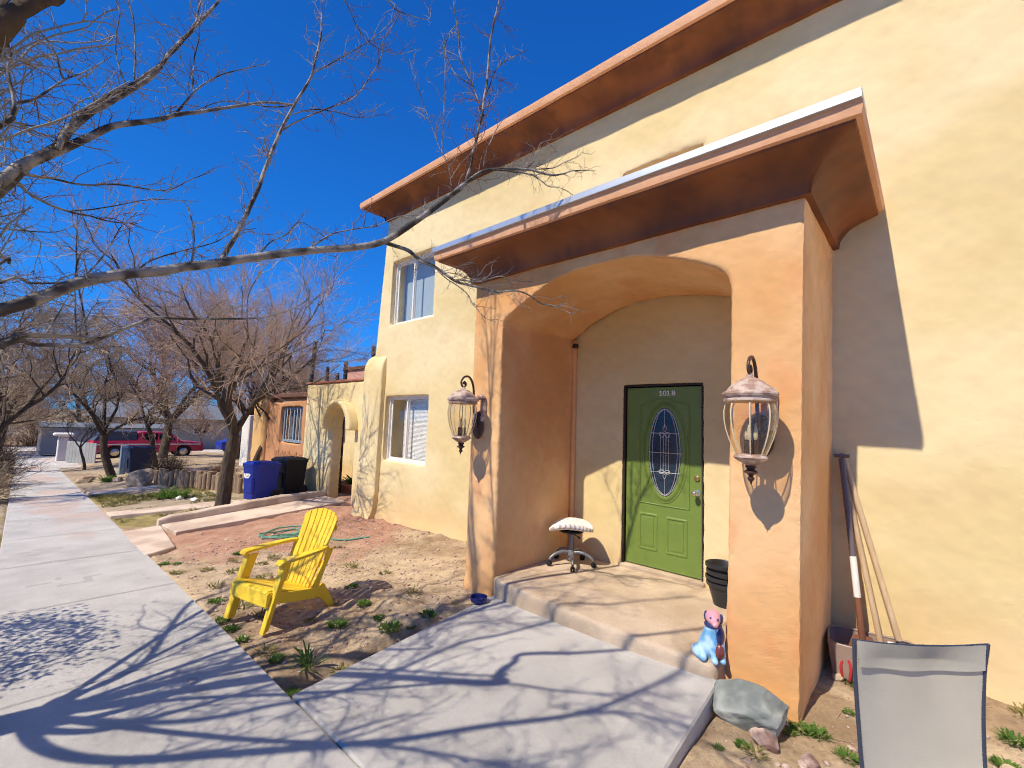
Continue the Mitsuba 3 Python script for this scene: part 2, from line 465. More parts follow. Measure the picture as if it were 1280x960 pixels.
plain('house_white', mikit.proc(lambda p, n, uv: MX((0.62, 0.60, 0.56), (0.74, 0.72, 0.68), F(p.x, p.y, p.z, 3))), 0.8)
plain('brown_stucco', mikit.proc(lambda p, n, uv: MX((0.42, 0.19, 0.085), (0.54, 0.29, 0.15), F(p.x * 2, p.y * 2, p.z * 2, 4))), 0.9)
plain('ochre_stucco', (0.62, 0.38, 0.16), 0.9)
plain('pink_stucco', (0.55, 0.30, 0.24), 0.9)
plain('brown_roof', (0.13, 0.06, 0.04), 0.8)
plain('terracotta', (0.36, 0.14, 0.08), 0.8)
plain('log_wood', mikit.proc(lambda p, n, uv: MX((0.16, 0.10, 0.06), (0.42, 0.30, 0.20), F(p.x * 30, p.y * 30, p.z * 4, 3))), 0.9)
plain('board_wood', mikit.proc(lambda p, n, uv: MX((0.28, 0.12, 0.06), (0.42, 0.21, 0.11), F(p.x * 30, p.y * 30, p.z * 3, 3))), 0.9)
plain('post_metal', (0.03, 0.03, 0.035), 0.6)
plain('navy_plastic', (0.02, 0.035, 0.08), 0.5)
plain('post_blue', (0.20, 0.28, 0.36), 0.6)

# ------------------------------------------------------------------ ground
def geo(a, b, n):
    return np.sign(a) * np.geomspace(abs(a), abs(b), n)


gx = np.concatenate([-geo(12.0, 420, 46)[::-1], np.arange(-11.9, 3.0, 0.055), geo(3.1, 300, 30)])
gy = np.concatenate([-geo(5.6, 300, 26)[::-1], np.arange(-5.4, -3.4, 0.14), np.arange(-3.4, 1.5, 0.055), geo(1.6, 420, 40)])
GX, GY = np.meshgrid(gx, gy, indexing='ij')


def side_r(x):
    return -2.07 + 0.012 * np.clip(-np.asarray(x, float) - 2.5, 0, 60)


def side_l(x):
    return -3.42 + 0.014 * np.clip(-np.asarray(x, float) - 2.5, 0, 60)


def base_z(x, y):
    return ground_z(np.maximum(np.asarray(x, float), -58 + 0 * x), y)


P3 = np.stack([GX, GY, 0 * GX], -1)
rough = (meshkit.fbm(P3 * 1.6, 3, 3) - 0.5) * 0.06 + (meshkit.fbm(P3 * 5.5, 3, 4) - 0.5) * 0.075
furrow = np.exp(-((GX + 3.35) / 0.75) ** 2 - ((GY + 0.75) / 0.55) ** 2)
rough = rough + furrow * ((np.abs(np.sin((GX * 0.75 - GY * 1.0) * 9 + 2.2 * meshkit.fbm(P3 * 2.2, 2, 9)))) * 0.06 - 0.01)
GZ = base_z(GX, GY) - 0.03 + rough * np.clip((14 - np.abs(GX)) / 3, 0.25, 1)
GZ += 0.04 * sstep(0.6, 1.15, GY) * (GX < 2)
onwalk = (GY < side_r(GX) + 0.0) & (GY > side_l(GX) + 0.02)
GZ = np.where(onwalk, base_z(GX, GY) - 0.09, GZ)
near_edge = (~onwalk) & (GY < side_r(GX) + 0.16) & (GY > side_l(GX) - 0.16)
GZ = np.where(near_edge, np.minimum(GZ, base_z(GX, GY) - 0.022), GZ)
ins = (GX > -2.75) & (GX < -0.47) & (GY > -2.1) & (GY < 1.5)
GZ = np.where(ins, base_z(GX, GY) - 0.10, GZ)
apr = (GX > -9.4) & (GX < -7.0) & (GY > -2.2) & (GY < -1.55 + 0.0 * GX) | (GX > -9.75) & (GX < -8.5) & (GY > -1.7) & (GY < 1.8)
GZ = np.where(apr, np.minimum(GZ, base_z(GX, GY) - 0.03), GZ)
nx, ny = GX.shape
ii, jj = np.meshgrid(np.arange(nx - 1), np.arange(ny - 1), indexing='ij')
q = np.stack([ii * ny + jj, (ii + 1) * ny + jj, (ii + 1) * ny + jj + 1, ii * ny + jj + 1], -1).reshape(-1, 4)
struct('ground', (np.stack([GX, GY, GZ], -1).reshape(-1, 3), q), 'dirt', True)


def dirt_z(x, y):
    i = int(np.clip(np.searchsorted(gx, x), 1, nx - 1))
    j = int(np.clip(np.searchsorted(gy, y), 1, ny - 1))
    a, b = (x - gx[i - 1]) / (gx[i] - gx[i - 1]), (y - gy[j - 1]) / (gy[j] - gy[j - 1])
    return float((GZ[i - 1, j - 1] * (1 - a) + GZ[i, j - 1] * a) * (1 - b) + (GZ[i - 1, j] * (1 - a) + GZ[i, j] * a) * b)


# ------------------------------------------------------------------ sidewalk of concrete slabs
def slab(pts, zt, th=0.14, c=0.012):
    """polygon slab, top heights zt per corner, chamfered top edge"""
    pts, zt = np.asarray(pts, float), np.asarray(zt, float)
    n = len(pts)
    ctr = pts.mean(0)
    d = pts - ctr
    inner = ctr + d * (1 - c / np.maximum(np.linalg.norm(d, axis=1, keepdims=True), 1e-6) * 1.3)
    v = np.vstack([np.c_[inner, zt], np.c_[pts, zt - c], np.c_[pts, zt - th]])
    f = [(0, i, i + 1) for i in range(1, n - 1)]
    for a in (0, n):
        for i in range(n):
            j = (i + 1) % n
            f += [(a + i, a + n + i, a + n + j), (a + i, a + n + j, a + j)]
    m = trimesh.Trimesh(v, np.array(f), process=False)
    if np.sum(pts[:, 0] * np.roll(pts[:, 1], -1) - pts[:, 1] * np.roll(pts[:, 0], -1)) < 0:
        m.invert()
    return m


labels['sidewalk'] = {'kind': 'structure'}
edges = [4.5, 2.5, 0.5] + [-1.5 - 2 * k for k in range(24)]
for a, b in zip(edges[1:], edges[:-1]):
    g = 0.005
    xs = [a + g, b - g]
    pts = [(xs[0], side_l(xs[0])), (xs[1], side_l(xs[1])), (xs[1], side_r(xs[1])), (xs[0], side_r(xs[0]))]
    j = R.uniform(-0.004, 0.004)
    part('slab', slab(pts, [street(x) + j + R.uniform(-.002, .002) for x, y in pts]), 'concrete', 'sidewalk', False)
# garden walk up to the porch
WALK = [(-2.46, -2.045), (-0.42, -2.06), (-0.52, -0.145), (-2.745, 0.06)]
WZ = [-0.066, -0.05, 0.06, -0.03]


def grid_slab(c, z, n=14, th=0.16, ch=0.012):
    c = np.asarray(c, float)
    z = np.asarray(z, float)
    u, v = np.meshgrid(np.linspace(0, 1, n), np.linspace(0, 1, n), indexing='ij')
    w = np.stack([(1 - u) * (1 - v), u * (1 - v), u * v, (1 - u) * v], -1)
    p = np.concatenate([w @ c, (w @ z)[..., None]], -1)
    vs = p.reshape(-1, 3)
    i, j = np.meshgrid(np.arange(n - 1), np.arange(n - 1), indexing='ij')
    qq = np.stack([i * n + j, (i + 1) * n + j, (i + 1) * n + j + 1, i * n + j + 1], -1).reshape(-1, 4)
    f = np.vstack([qq[:, [0, 1, 2]], qq[:, [0, 2, 3]]])
    rim = [(k, 0) for k in range(n)] + [(n - 1, k) for k in range(1, n)] + [(k, n - 1) for k in range(n - 2, -1, -1)] + [(0, k) for k in range(n - 2, 0, -1)]
    ctr = c.mean(0)
    top = [a * n + b for a, b in rim]
    r0 = len(vs)
    e = np.array([vs[k] for k in top])
    d = e[:, :2] - ctr
    d /= np.linalg.norm(d, axis=1, keepdims=True)
    e1 = e.copy()
    e1[:, :2] += d * ch
    e1[:, 2] -= ch
    e2 = e1.copy()
    e2[:, 2] -= th
    vs = np.vstack([vs, e1, e2])
    L = len(rim)
    ff = []
    for k in range(L):
        k2 = (k + 1) % L
        ff += [(top[k], r0 + k, r0 + k2), (top[k], r0 + k2, top[k2]), (r0 + k, r0 + L + k, r0 + L + k2), (r0 + k, r0 + L + k2, r0 + k2)]
    return trimesh.Trimesh(vs, np.vstack([f, np.array(ff)]), process=False)


struct('walkway', grid_slab(WALK, WZ), 'concrete', 25)


def walk_z(x, y):
    t = np.clip((y + 2.05) / 2.0, 0, 1)
    s = np.clip((x + 2.6) / 2.1, 0, 1)
    return ((1 - s) * WZ[0] + s * WZ[1]) * (1 - t) + ((1 - s) * WZ[3] + s * WZ[2]) * t


# concrete porch step with a worn, rounded nosing
pp = m3.CrossSection([np.array([(-2.70, -0.02), (-2.2, -0.075), (-1.7, -0.12), (-1.3, -0.15), (-0.9, -0.16), (-0.58, -0.16), (-0.53, -0.13), (-0.525, 0.0), (-0.3, 0.05), (-0.3, 1.45), (-3.0, 1.45), (-3.0, 0.05), (-2.72, 0.02)])])
pm = pp.extrude(0.42).translate([0, 0, -0.275])
pm = soften(pm, 0.035, 3, 0.004, 3.0, 2, 0.004)
struct('porch', pm, 'porch_concrete', 40)

# pale concrete path up to the arched gate
struct('path', grid_slab([(-9.1, -1.5), (-8.3, -1.46), (-8.55, 1.5), (-9.5, 1.5)], [-0.205, -0.195, -0.04, -0.05], 8), 'pale_path', 25)
struct('apron', grid_slab([(-9.15, -2.02), (-7.1, -2.05), (-7.35, -1.68), (-9.15, -1.52)], [-0.262, -0.192, -0.19, -0.23], 8), 'pale_path', 25)
struct('neighbour_path', grid_slab([(-11.6, -1.93), (-11.0, -1.93), (-10.2, 0.3), (-10.9, 0.3)], [street(-11.6) + .01, street(-11.0) + .01, -0.17, -0.18], 6), 'pale_path', 25)
struct('concrete_strip', grid_slab([(-16.2, -1.82), (-15.2, -1.85), (-14.6, -0.4), (-15.4, -0.3)], [street(-16.2) + .01, street(-15.2) + .01, -0.30, -0.33], 6), 'pale_path', 25)
struct('driveway', grid_slab([(-46, -2.0), (-27.2, -1.72), (-27.2, 9.0), (-46, 9.0)], [street(-46) + .012, street(-27.2) + .012, float(yard(-27.2)) + .03, float(yard(-46)) + .03], 8), 'concrete', 25)
# the street beside the sidewalk, and the cross street at its far end
struct('road', grid_slab([(-420, -15.0), (60, -15.0), (60, -6.2), (-420, -6.2)], [-1.95, -0.20, -0.20, -1.95][:4] if False else [street(-58) - .2, -0.2, -0.2, street(-58) - .2], 40), 'asphalt', 25)
struct('cross_street', grid_slab([(-60, -30), (-50.5, -30), (-50.5, 60), (-60, 60)], [street(-57) + .03, street(-50.5) + .02, street(-50.5) + .02, street(-57) + .03], 12), 'concrete', 25)

# ------------------------------------------------------------------ the adobe house
house = thing('adobe_house', 'two-storey cream stucco house with rust brown cornices and an orange arched entry porch', 'house')
W1 = (-6.75, -5.50, 0.96, 2.12)      # lower window
W2 = (-6.77, -5.50, 3.42, 4.63)      # upper window
W3 = (-2.00, -1.08, 3.50, 4.645)     # upper window behind the porch roof
DX0, DX1, DZ0, DZ1 = -2.062, -1.158, 0.185, 2.178
front = mbox(-7.02, 7.0, 1.175, 1.80, -0.6, 5.72)
for x0, x1, z0, z1 in (W1, W2, W3):
    front = front - mbox(x0, x1, 1.0, 2.2, z0, z1)
VB = [(-2.76, -0.5), (-2.745, 2.765), (-2.51, 2.925), (-2.18, 3.06), (-1.87, 3.135), (-1.49, 3.135), (-1.15, 3.085), (-0.88, 3.02), (-0.55, 2.88), (-0.44, 2.78), (-0.44, -0.5)]
VF = [(-2.735, -0.5), (-2.726, 2.72), (-2.70, 2.775), (-2.39, 2.93), (-2.092, 3.062), (-1.815, 3.116), (-1.559, 3.130), (-1.248, 3.117), (-0.968, 3.05), (-0.714, 2.955), (-0.54, 2.862), (-0.486, 2.80), (-0.466, 2.70), (-0.468, 2.4), (-0.50, 0.9), (-0.56, -0.5)]
front = front - mprism([(-3.0, -1), (-3.0, 3.3), (-0.3, 3.3), (-0.3, -1)], 0.9, 1.365)
front = front - mbox(DX0, DX1, 1.2, 1.60, DZ0 - 0.06, DZ1)
wall = soften(front, 0.06, 1, 0.008, 0.9, 1, 0.002)
vv = np.array(wall.vertices)
vv[:, 0] -= 0.075 * np.clip(5.4 - vv[:, 2], 0, 6) * np.clip((-6.85 - vv[:, 0]) / 0.15, 0, 1)
flare = np.exp(-np.clip(vv[:, 2] + 0.05, 0, 9) / 0.13) * 0.06
vv[:, 1] -= flare * (vv[:, 1] < 1.35)
wall.vertices = vv
part('front_wall', wall, 'plaster_yellow', house, 40)
body = mbox(-7.12, 7.0, 1.82, 9.0, -0.6, 5.72)
for x0, x1, z0, z1 in (W1, W2, W3):
    body = body - mbox(x0 - 0.25, x1 + 0.25, 1.80, 3.4, z0 - 0.4, z1 + 0.3)
part('rear_wall', tm(body), 'plaster_yellow', house, False)
for w in (W1, W2, W3):
    rm = mbox(w[0] - 0.24, w[1] + 0.24, 1.83, 3.38, w[2] - 0.39, w[3] + 0.29) - mbox(w[0] - 0.22, w[1] + 0.22, 1.7, 3.35, w[2] - 0.37, w[3] + 0.27)
    part('room', tm(rm), 'room_dark', house, False)

# main cornice: cavetto profile of (out, height), mitred at the corner
PROF = [(0.0, 5.47), (0.05, 5.475), (0.06, 5.53), (0.09, 5.57), (0.13, 5.605), (0.18, 5.632), (0.24, 5.655), (0.30, 5.67), (0.355, 5.685), (0.36, 5.70)]
LIP = [(0.36, 5.70), (0.395, 5.705), (0.405, 5.76), (0.40, 5.81), (0.36, 5.825), (0.0, 5.84)]


def cornice_mesh(prof, x0, x1, y0, y1, n=90):
    """refined along its length so the plaster can waver"""
    v, f = [], []
    xs = np.linspace(0, 1, n)
    k = len(prof)
    for o, z in prof:
        a, b = V(x0 - o, y1), V(x0 - o, y0 - o)
        c, d = V(x1 + o, y0 - o), V(x1 + o, y1)
        row = [a + (b - a) * t for t in np.linspace(0, 1, 14)[:-1]] + [b + (c - b) * t for t in xs] + [c + (d - c) * t for t in np.linspace(0, 1, 14)[1:]]
        v += [(p[0], p[1], z) for p in row]
    m = len(v) // k
    for i in range(k - 1):
        for j in range(m - 1):
            a, b, c, d = i * m + j, i * m + j + 1, (i + 1) * m + j + 1, (i + 1) * m + j
            f += [(a, b, c), (a, c, d)]
    v = np.array(v, float)
    w = (meshkit.fbm(v * 2.2, 3, 12) - 0.5) * 0.022
    v[:, 2] += w
    v[:, 1] += w * 0.6
    return trimesh.Trimesh(v, np.array(f), process=False)


co = part('cornice', cornice_mesh(PROF, -7.0, 7.0, 1.175, 8.9, 160), 'plaster_rust', house, 32)
part('lip', cornice_mesh(LIP, -7.0, 7.0, 1.175, 8.9, 160), 'plaster_lip', co, 32)
part('roof', cbox(-7.0, 7.0, 1.2, 8.9, 5.70, 5.80), 'roof_grey', house, False)

# buttress at the left corner
bt_ = mprism([(1.085, -0.5), (1.085, 2.62), (1.11, 2.74), (1.17, 2.86), (1.5, 3.02), (1.5, -0.5)], -7.42, -6.79, 'yz')
bt_ = soften(bt_, 0.045, 2, 0.008, 1.5, 4, 0.003)
vb = np.array(bt_.vertices)
vb[:, 1] -= np.exp(-np.clip(vb[:, 2] + 0.06, 0, 9) / 0.12) * 0.10 * (vb[:, 1] < 1.3)
vb[:, 0] -= 0.03 * np.clip(2.7 - vb[:, 2], 0, 3) * (vb[:, 0] > -7.0) * 0.2
bt_.vertices = vb
part('buttress', bt_, 'plaster_yellow', house, 45)

# entry porch: two piers and a flat arch
outer = mprism([(-3.150, -0.6), (-3.167, 3.28), (0.0, 3.28), (-0.10, -0.6)], 0.0, 1.34)
_t = spline([(a_, 0.0, b_) for a_, b_ in VF[2:12]], 3)
VF = VF[:2] + [(float(a_), float(b_)) for a_, _, b_ in _t] + VF[12:]
port = outer - m3.Manifold.batch_hull([mprism(VF, -0.05, -0.045), mprism(VB, 1.42, 1.425)])
pt = soften(port, 0.04, 1, 0.006, 1.3, 6, 0.002)
vp = np.array(pt.vertices)
vp[:, 1] -= np.exp(-np.clip(vp[:, 2] + 0.02, 0, 9) / 0.10) * 0.022 * (vp[:, 1] < 0.2)
pt.vertices = vp
po = part('portico', pt, 'plaster_orange', house, 40)
pr = [(o * 0.86, 3.235 + (z - 5.47) * 1.08) for o, z in PROF]
lp = [(o * 0.86, 3.235 + (z - 5.47) * 1.08) for o, z in LIP[:4]] + [(0.30, 3.605), (0.0, 3.61)]
part('cornice', cornice_mesh(pr, -3.165, 0.0, 0.0, 1.25, 70), 'plaster_rust', po, 32)
part('cornice_lip', cornice_mesh(lp, -3.165, 0.0, 0.0, 1.25, 70), 'plaster_lip', po, 32)
fl = [(0.349, 3.535), (0.358, 3.535), (0.358, 3.612), (0.34, 3.618), (0.0, 3.66)]
part('flashing', cbox(-3.512, 0.346, -0.374, -0.12, 3.565, 3.622, 0.003), 'metal_flashing', po, 25)
# corner fillet where the orange wall meets the cream back wall, with the old pipe end
part('corner_post', tube([(-2.73, 1.335, 0.10), (-2.73, 1.335, 1.4), (-2.735, 1.335, 2.76)], 0.032, 8), 'plaster_orange', po, True)
part('pipe_end', lathe([(0.0, 0.0), (0.035, 0.0), (0.04, 0.02), (0.03, 0.05), (0.0, 0.05)], (-2.70, 1.30, 2.66), 14), 'door_dark', po, 30)

# door
fr = mbox(DX0, DX1, 1.378, 1.50, 0.14, DZ1 - 0.002) - mbox(DX0 + 0.022, DX1 - 0.018, 1.2, 1.8, 0.0, DZ1 - 0.022)
part('door_frame', tm(fr), 'door_dark', house, False)
part('threshold', cbox(DX0 - 0.02, DX1 + 0.02, 1.325, 1.46, 0.10, 0.186, 0.010), 'porch_concrete', house, 30)
dx0, dx1 = DX0 + 0.034, DX1 - 0.022
door = part('door', cbox(dx0, dx1, 1.40, 1.447, 0.196, DZ1 - 0.034, 0.003), 'door_green', house, 30, label='green panelled entry door with an oval leaded glass window')
OX, OZ, OA, OB = -1.574, 1.44, 0.172, 0.462


def oval(a, b, n=64):
    t = np.arange(n) * 2 * np.pi / n
    return np.stack([OX + a * np.cos(t), 0 * t, OZ + b * np.sin(t)], -1)


def moulding(path, w, h, y=1.40):
    """a raised bead along a closed path in the door's plane: profile (across, out)"""
    p = np.asarray(path, float)
    t = np.roll(p, -1, 0) - np.roll(p, 1, 0)
    t /= np.linalg.norm(t, axis=1, keepdims=True)
    nrm = np.stack([t[:, 2], 0 * t[:, 0], -t[:, 0]], -1)
    prof = [(-w / 2, 0), (-w / 2 * 0.8, h * 0.8), (-w * 0.15, h), (w * 0.15, h * 0.85), (w / 2 * 0.8, h * 0.35), (w / 2, 0)]
    k = len(prof)
    v = np.stack([p + nrm * a + V(0, -b, 0) for a, b in prof], 1)
    v[..., 1] += y
    v = v.reshape(-1, 3)
    n = len(p)
    f = []
    for i in range(n):
        i2 = (i + 1) % n
        for j in range(k - 1):
            f += [(i * k + j, i2 * k + j, i2 * k + j + 1), (i * k + j, i2 * k + j + 1, i * k + j + 1)]
    m = trimesh.Trimesh(v, np.array(f), process=False)
    return cat(m, trimesh.Trimesh(m.vertices, m.faces[:, ::-1], process=False)) if False else m


def rect_path(x0, x1, z0, z1, n=6):
    c = [(x0, z0), (x1, z0), (x1, z1), (x0, z1)]
    out = []
    for i in range(4):
        a, b = V(*c[i]), V(*c[(i + 1) % 4])
        for s in np.concatenate([[0.004], np.linspace(0.06, 0.94, n), [0.996]]):
            q_ = a + (b - a) * s
            out.append((q_[0], 0, q_[1]))
    return np.array(out)


part('oval_rim', moulding(oval(OA + 0.035, OB + 0.04), 0.055, 0.016), 'door_green', door, 50)
part('oval_moulding', moulding(oval(OA + 0.078, OB + 0.078), 0.022, 0.007), 'door_green', door, 50)
gl = np.vstack([oval(OA + 0.012, OB + 0.015), [[OX, 0, OZ]]])
gl[:, 1] = 1.3955
glass = part('oval_glass', (gl, np.array([[i, (i + 1) % 64, 64] for i in range(64)])), 'door_glass', door, False)
cm = [tube(oval(OA, OB)[:, :] + V(0, 1.393, 0), 0.005, 5, closed=True)]


def cl(pts, r=0.0035):
    return tube([(OX + a, 1.393, OZ + b) for a, b in pts], r, 5)


top_arc = [(-0.165 * math.cos(t) ** 0.8 if math.cos(t) > 0 else 0, -0.02 + 0.50 * math.sin(t)) for t in np.linspace(0, 1.55, 12)]
cm += [cl([(-0.172, 0.20), (0.172, 0.20)]), cl([(-0.185, -0.01), (0.185, -0.01)]), cl([(-0.172, -0.22), (0.172, -0.22)])]
for s in (-1, 1):
    cm += [cl([(s * 0.045, 0.19), (s * 0.045, -0.22)], 0.003), cl([(s * 0.015, 0.19), (s * 0.015, -0.22)], 0.003)]
    arc = [(s * 0.14 * math.sqrt(max(0, 1 - (z / 0.46) ** 2)), z) for z in np.linspace(-0.459, 0.459, 26)]
    cm.append(cl(arc))
    cm.append(tube([(OX + s * 0.032 + 0.028 * math.cos(t), 1.392, OZ + 0.185 + 0.028 * math.sin(t)) for t in np.linspace(0, 6.0, 16)], 0.004, 5))
    cm.append(tube([(OX + s * 0.032 + 0.028 * math.cos(t), 1.392, OZ - 0.215 + 0.02 * math.sin(t)) for t in np.linspace(0, 6.0, 16)], 0.0055, 5))
cm += [cl([(0, 0.485), (0, 0.26)]), cl([(0, -0.485), (0, -0.28)]), cl([(0, 0.30), (0.022, 0.25), (0, 0.215), (-0.022, 0.25), (0, 0.30)], 0.004), cl([(0, -0.29), (0.02, -0.255), (0, -0.235), (-0.02, -0.255), (0, -0.29)], 0.005)]
part('came', cat(*cm), 'came', glass, 40)
part('panel', moulding(rect_path(-1.858, -1.662, 0.382, 0.754), 0.026, 0.008), 'door_green', door, 20)
part('panel', moulding(rect_path(-1.545, -1.337, 0.382, 0.746), 0.026, 0.008), 'door_green', door, 20)
part('panel', cbox(-1.826, -1.694, 1.395, 1.401, 0.415, 0.72, 0.004), 'door_green', door, 20)
part('panel', cbox(-1.513, -1.369, 1.395, 1.401, 0.415, 0.712, 0.004), 'door_green', door, 20)
sh = []
for t in np.linspace(0, 1, 15):
    sh.append((-1.86 + 0.55 * t, 1.399, 1.945 + 0.070 * math.sin(math.pi * t) ** 2))
shape = [(-1.86, 1.399, 0.875)] + [(-1.86, 1.399, z) for z in np.linspace(1.0, 1.85, 6)] + sh + [(-1.31, 1.399, z) for z in np.linspace(1.85, 1.0, 6)] + [(-1.31, 1.399, 0.865), (-1.58, 1.399, 0.868)]
part('panel_moulding', tube(shape, 0.0075, 6, closed=True), 'door_green', door, True)
kz = 1.045
kn = trimesh.creation.icosphere(subdivisions=2, radius=0.03)
kn.apply_translation([-1.228, 1.332, kz])
rose = lathe([(0.0, 0.0), (0.033, 0.0), (0.033, 0.008), (0.014, 0.014), (0.012, 0.05), (0, 0.05)], n=18)
rose.apply_transform(trimesh.transformations.rotation_matrix(math.pi / 2, [1, 0, 0]))
part('knob', cat(kn, place(rose, (-1.228, 1.40, kz))), 'chrome', door, 40)
db = lathe([(0.0, 0.0), (0.03, 0.0), (0.028, 0.012), (0.015, 0.018), (0, 0.018)], n=18)
db.apply_transform(trimesh.transformations.rotation_matrix(math.pi / 2, [1, 0, 0]))
part('deadbolt', place(db, (-1.228, 1.40, kz + 0.148)), 'brass', door, 40)
nxp = -1.640
for chr_ in '101 B':
    if chr_ == ' ':
        nxp += 0.018
        continue
    tx = meshkit.text_mesh(chr_, 0.050, 0.003, bold=True)
    tx.apply_transform(trimesh.transformations.rotation_matrix(math.pi / 2, [1, 0, 0]))
    tx.apply_translation([nxp - tx.bounds[0][0], 1.3995, 2.052])
    nxp = tx.bounds[1][0] + 0.006
    part('letter' if chr_ == 'B' else 'numeral', tx, 'white_paint', door, False)

# windows: aluminium sliders set back in the plaster
def window(w, blinds, y=1.262, sill=True):
    x0, x1, z0, z1 = w
    fr_ = mbox(x0 - 0.01, x1 + 0.01, y, y + 0.07, z0 - 0.01, z1 + 0.01) - mbox(x0 + 0.028, x1 - 0.028, y - 1, y + 1, z0 + 0.03, z1 - 0.03)
    k = part('window', tm(fr_), 'window_frame', house, False)
    xm = x0 + (x1 - x0) * 0.44
    st = []
    for a, b, yy in ((x0 + 0.03, xm + 0.022, y + 0.035), (xm - 0.022, x1 - 0.03, y + 0.012)):
        st.append(tm(mbox(a, b, yy, yy + 0.022, z0 + 0.032, z1 - 0.032) - mbox(a + 0.034, b - 0.034, yy - 1, yy + 1, z0 + 0.068, z1 - 0.068)))
        part('pane', (np.array([(a + .034, yy + .011, z0 + .068), (b - .034, yy + .011, z0 + .068), (b - .034, yy + .011, z1 - .068), (a + .034, yy + .011, z1 - .068)]), np.array([[0, 1, 2, 3]])), 'window_glass', k, False)
    part('sash', st[0], 'window_frame', k, False)
    part('sash', st[1], 'window_frame', k, False)
    if blinds:
        sl = [beam((x0 + 0.30, y + 0.14, z), (x1 - 0.06, y + 0.14, z), 0.022, 0.002, (0, -0.75, 0.66), 0.0005) for z in np.arange(z0 + 0.05, z1 - 0.06, 0.022)]
        part('blind', cat(*sl), 'blind_white', k, False)
    return k


k1 = window(W1, True)
k2 = window(W2, False)
k3 = window(W3, False)


def drape(x0, x1, z0, z1, y, folds, amp=0.03):
    n = folds * 8
    xs = np.linspace(x0, x1, n)
    zs = np.linspace(z0, z1, 8)
    g = np.array([[(x, y + amp * math.sin((x - x0) / (x1 - x0) * folds * 2 * math.pi) * (0.6 + 0.4 * math.cos(3 * (z - z0))), z) for z in zs] for x in xs])
    m = 8
    i, j = np.meshgrid(np.arange(n - 1), np.arange(m - 1), indexing='ij')
    return g.reshape(-1, 3), np.stack([i * m + j, (i + 1) * m + j, (i + 1) * m + j + 1, i * m + j + 1], -1).reshape(-1, 4)


part('curtain', drape(-6.18, -5.52, 3.40, 3.98, 1.50, 6), 'curtain_white', k2, True)
part('roller_shade', cbox(-6.74, -5.52, 1.47, 1.476, 3.40, 4.66, 0.001), 'shade_blue', k2, False)
part('curtain', drape(-6.05, -5.5, 0.95, 2.1, 1.62, 5), 'curtain_white', k1, True)

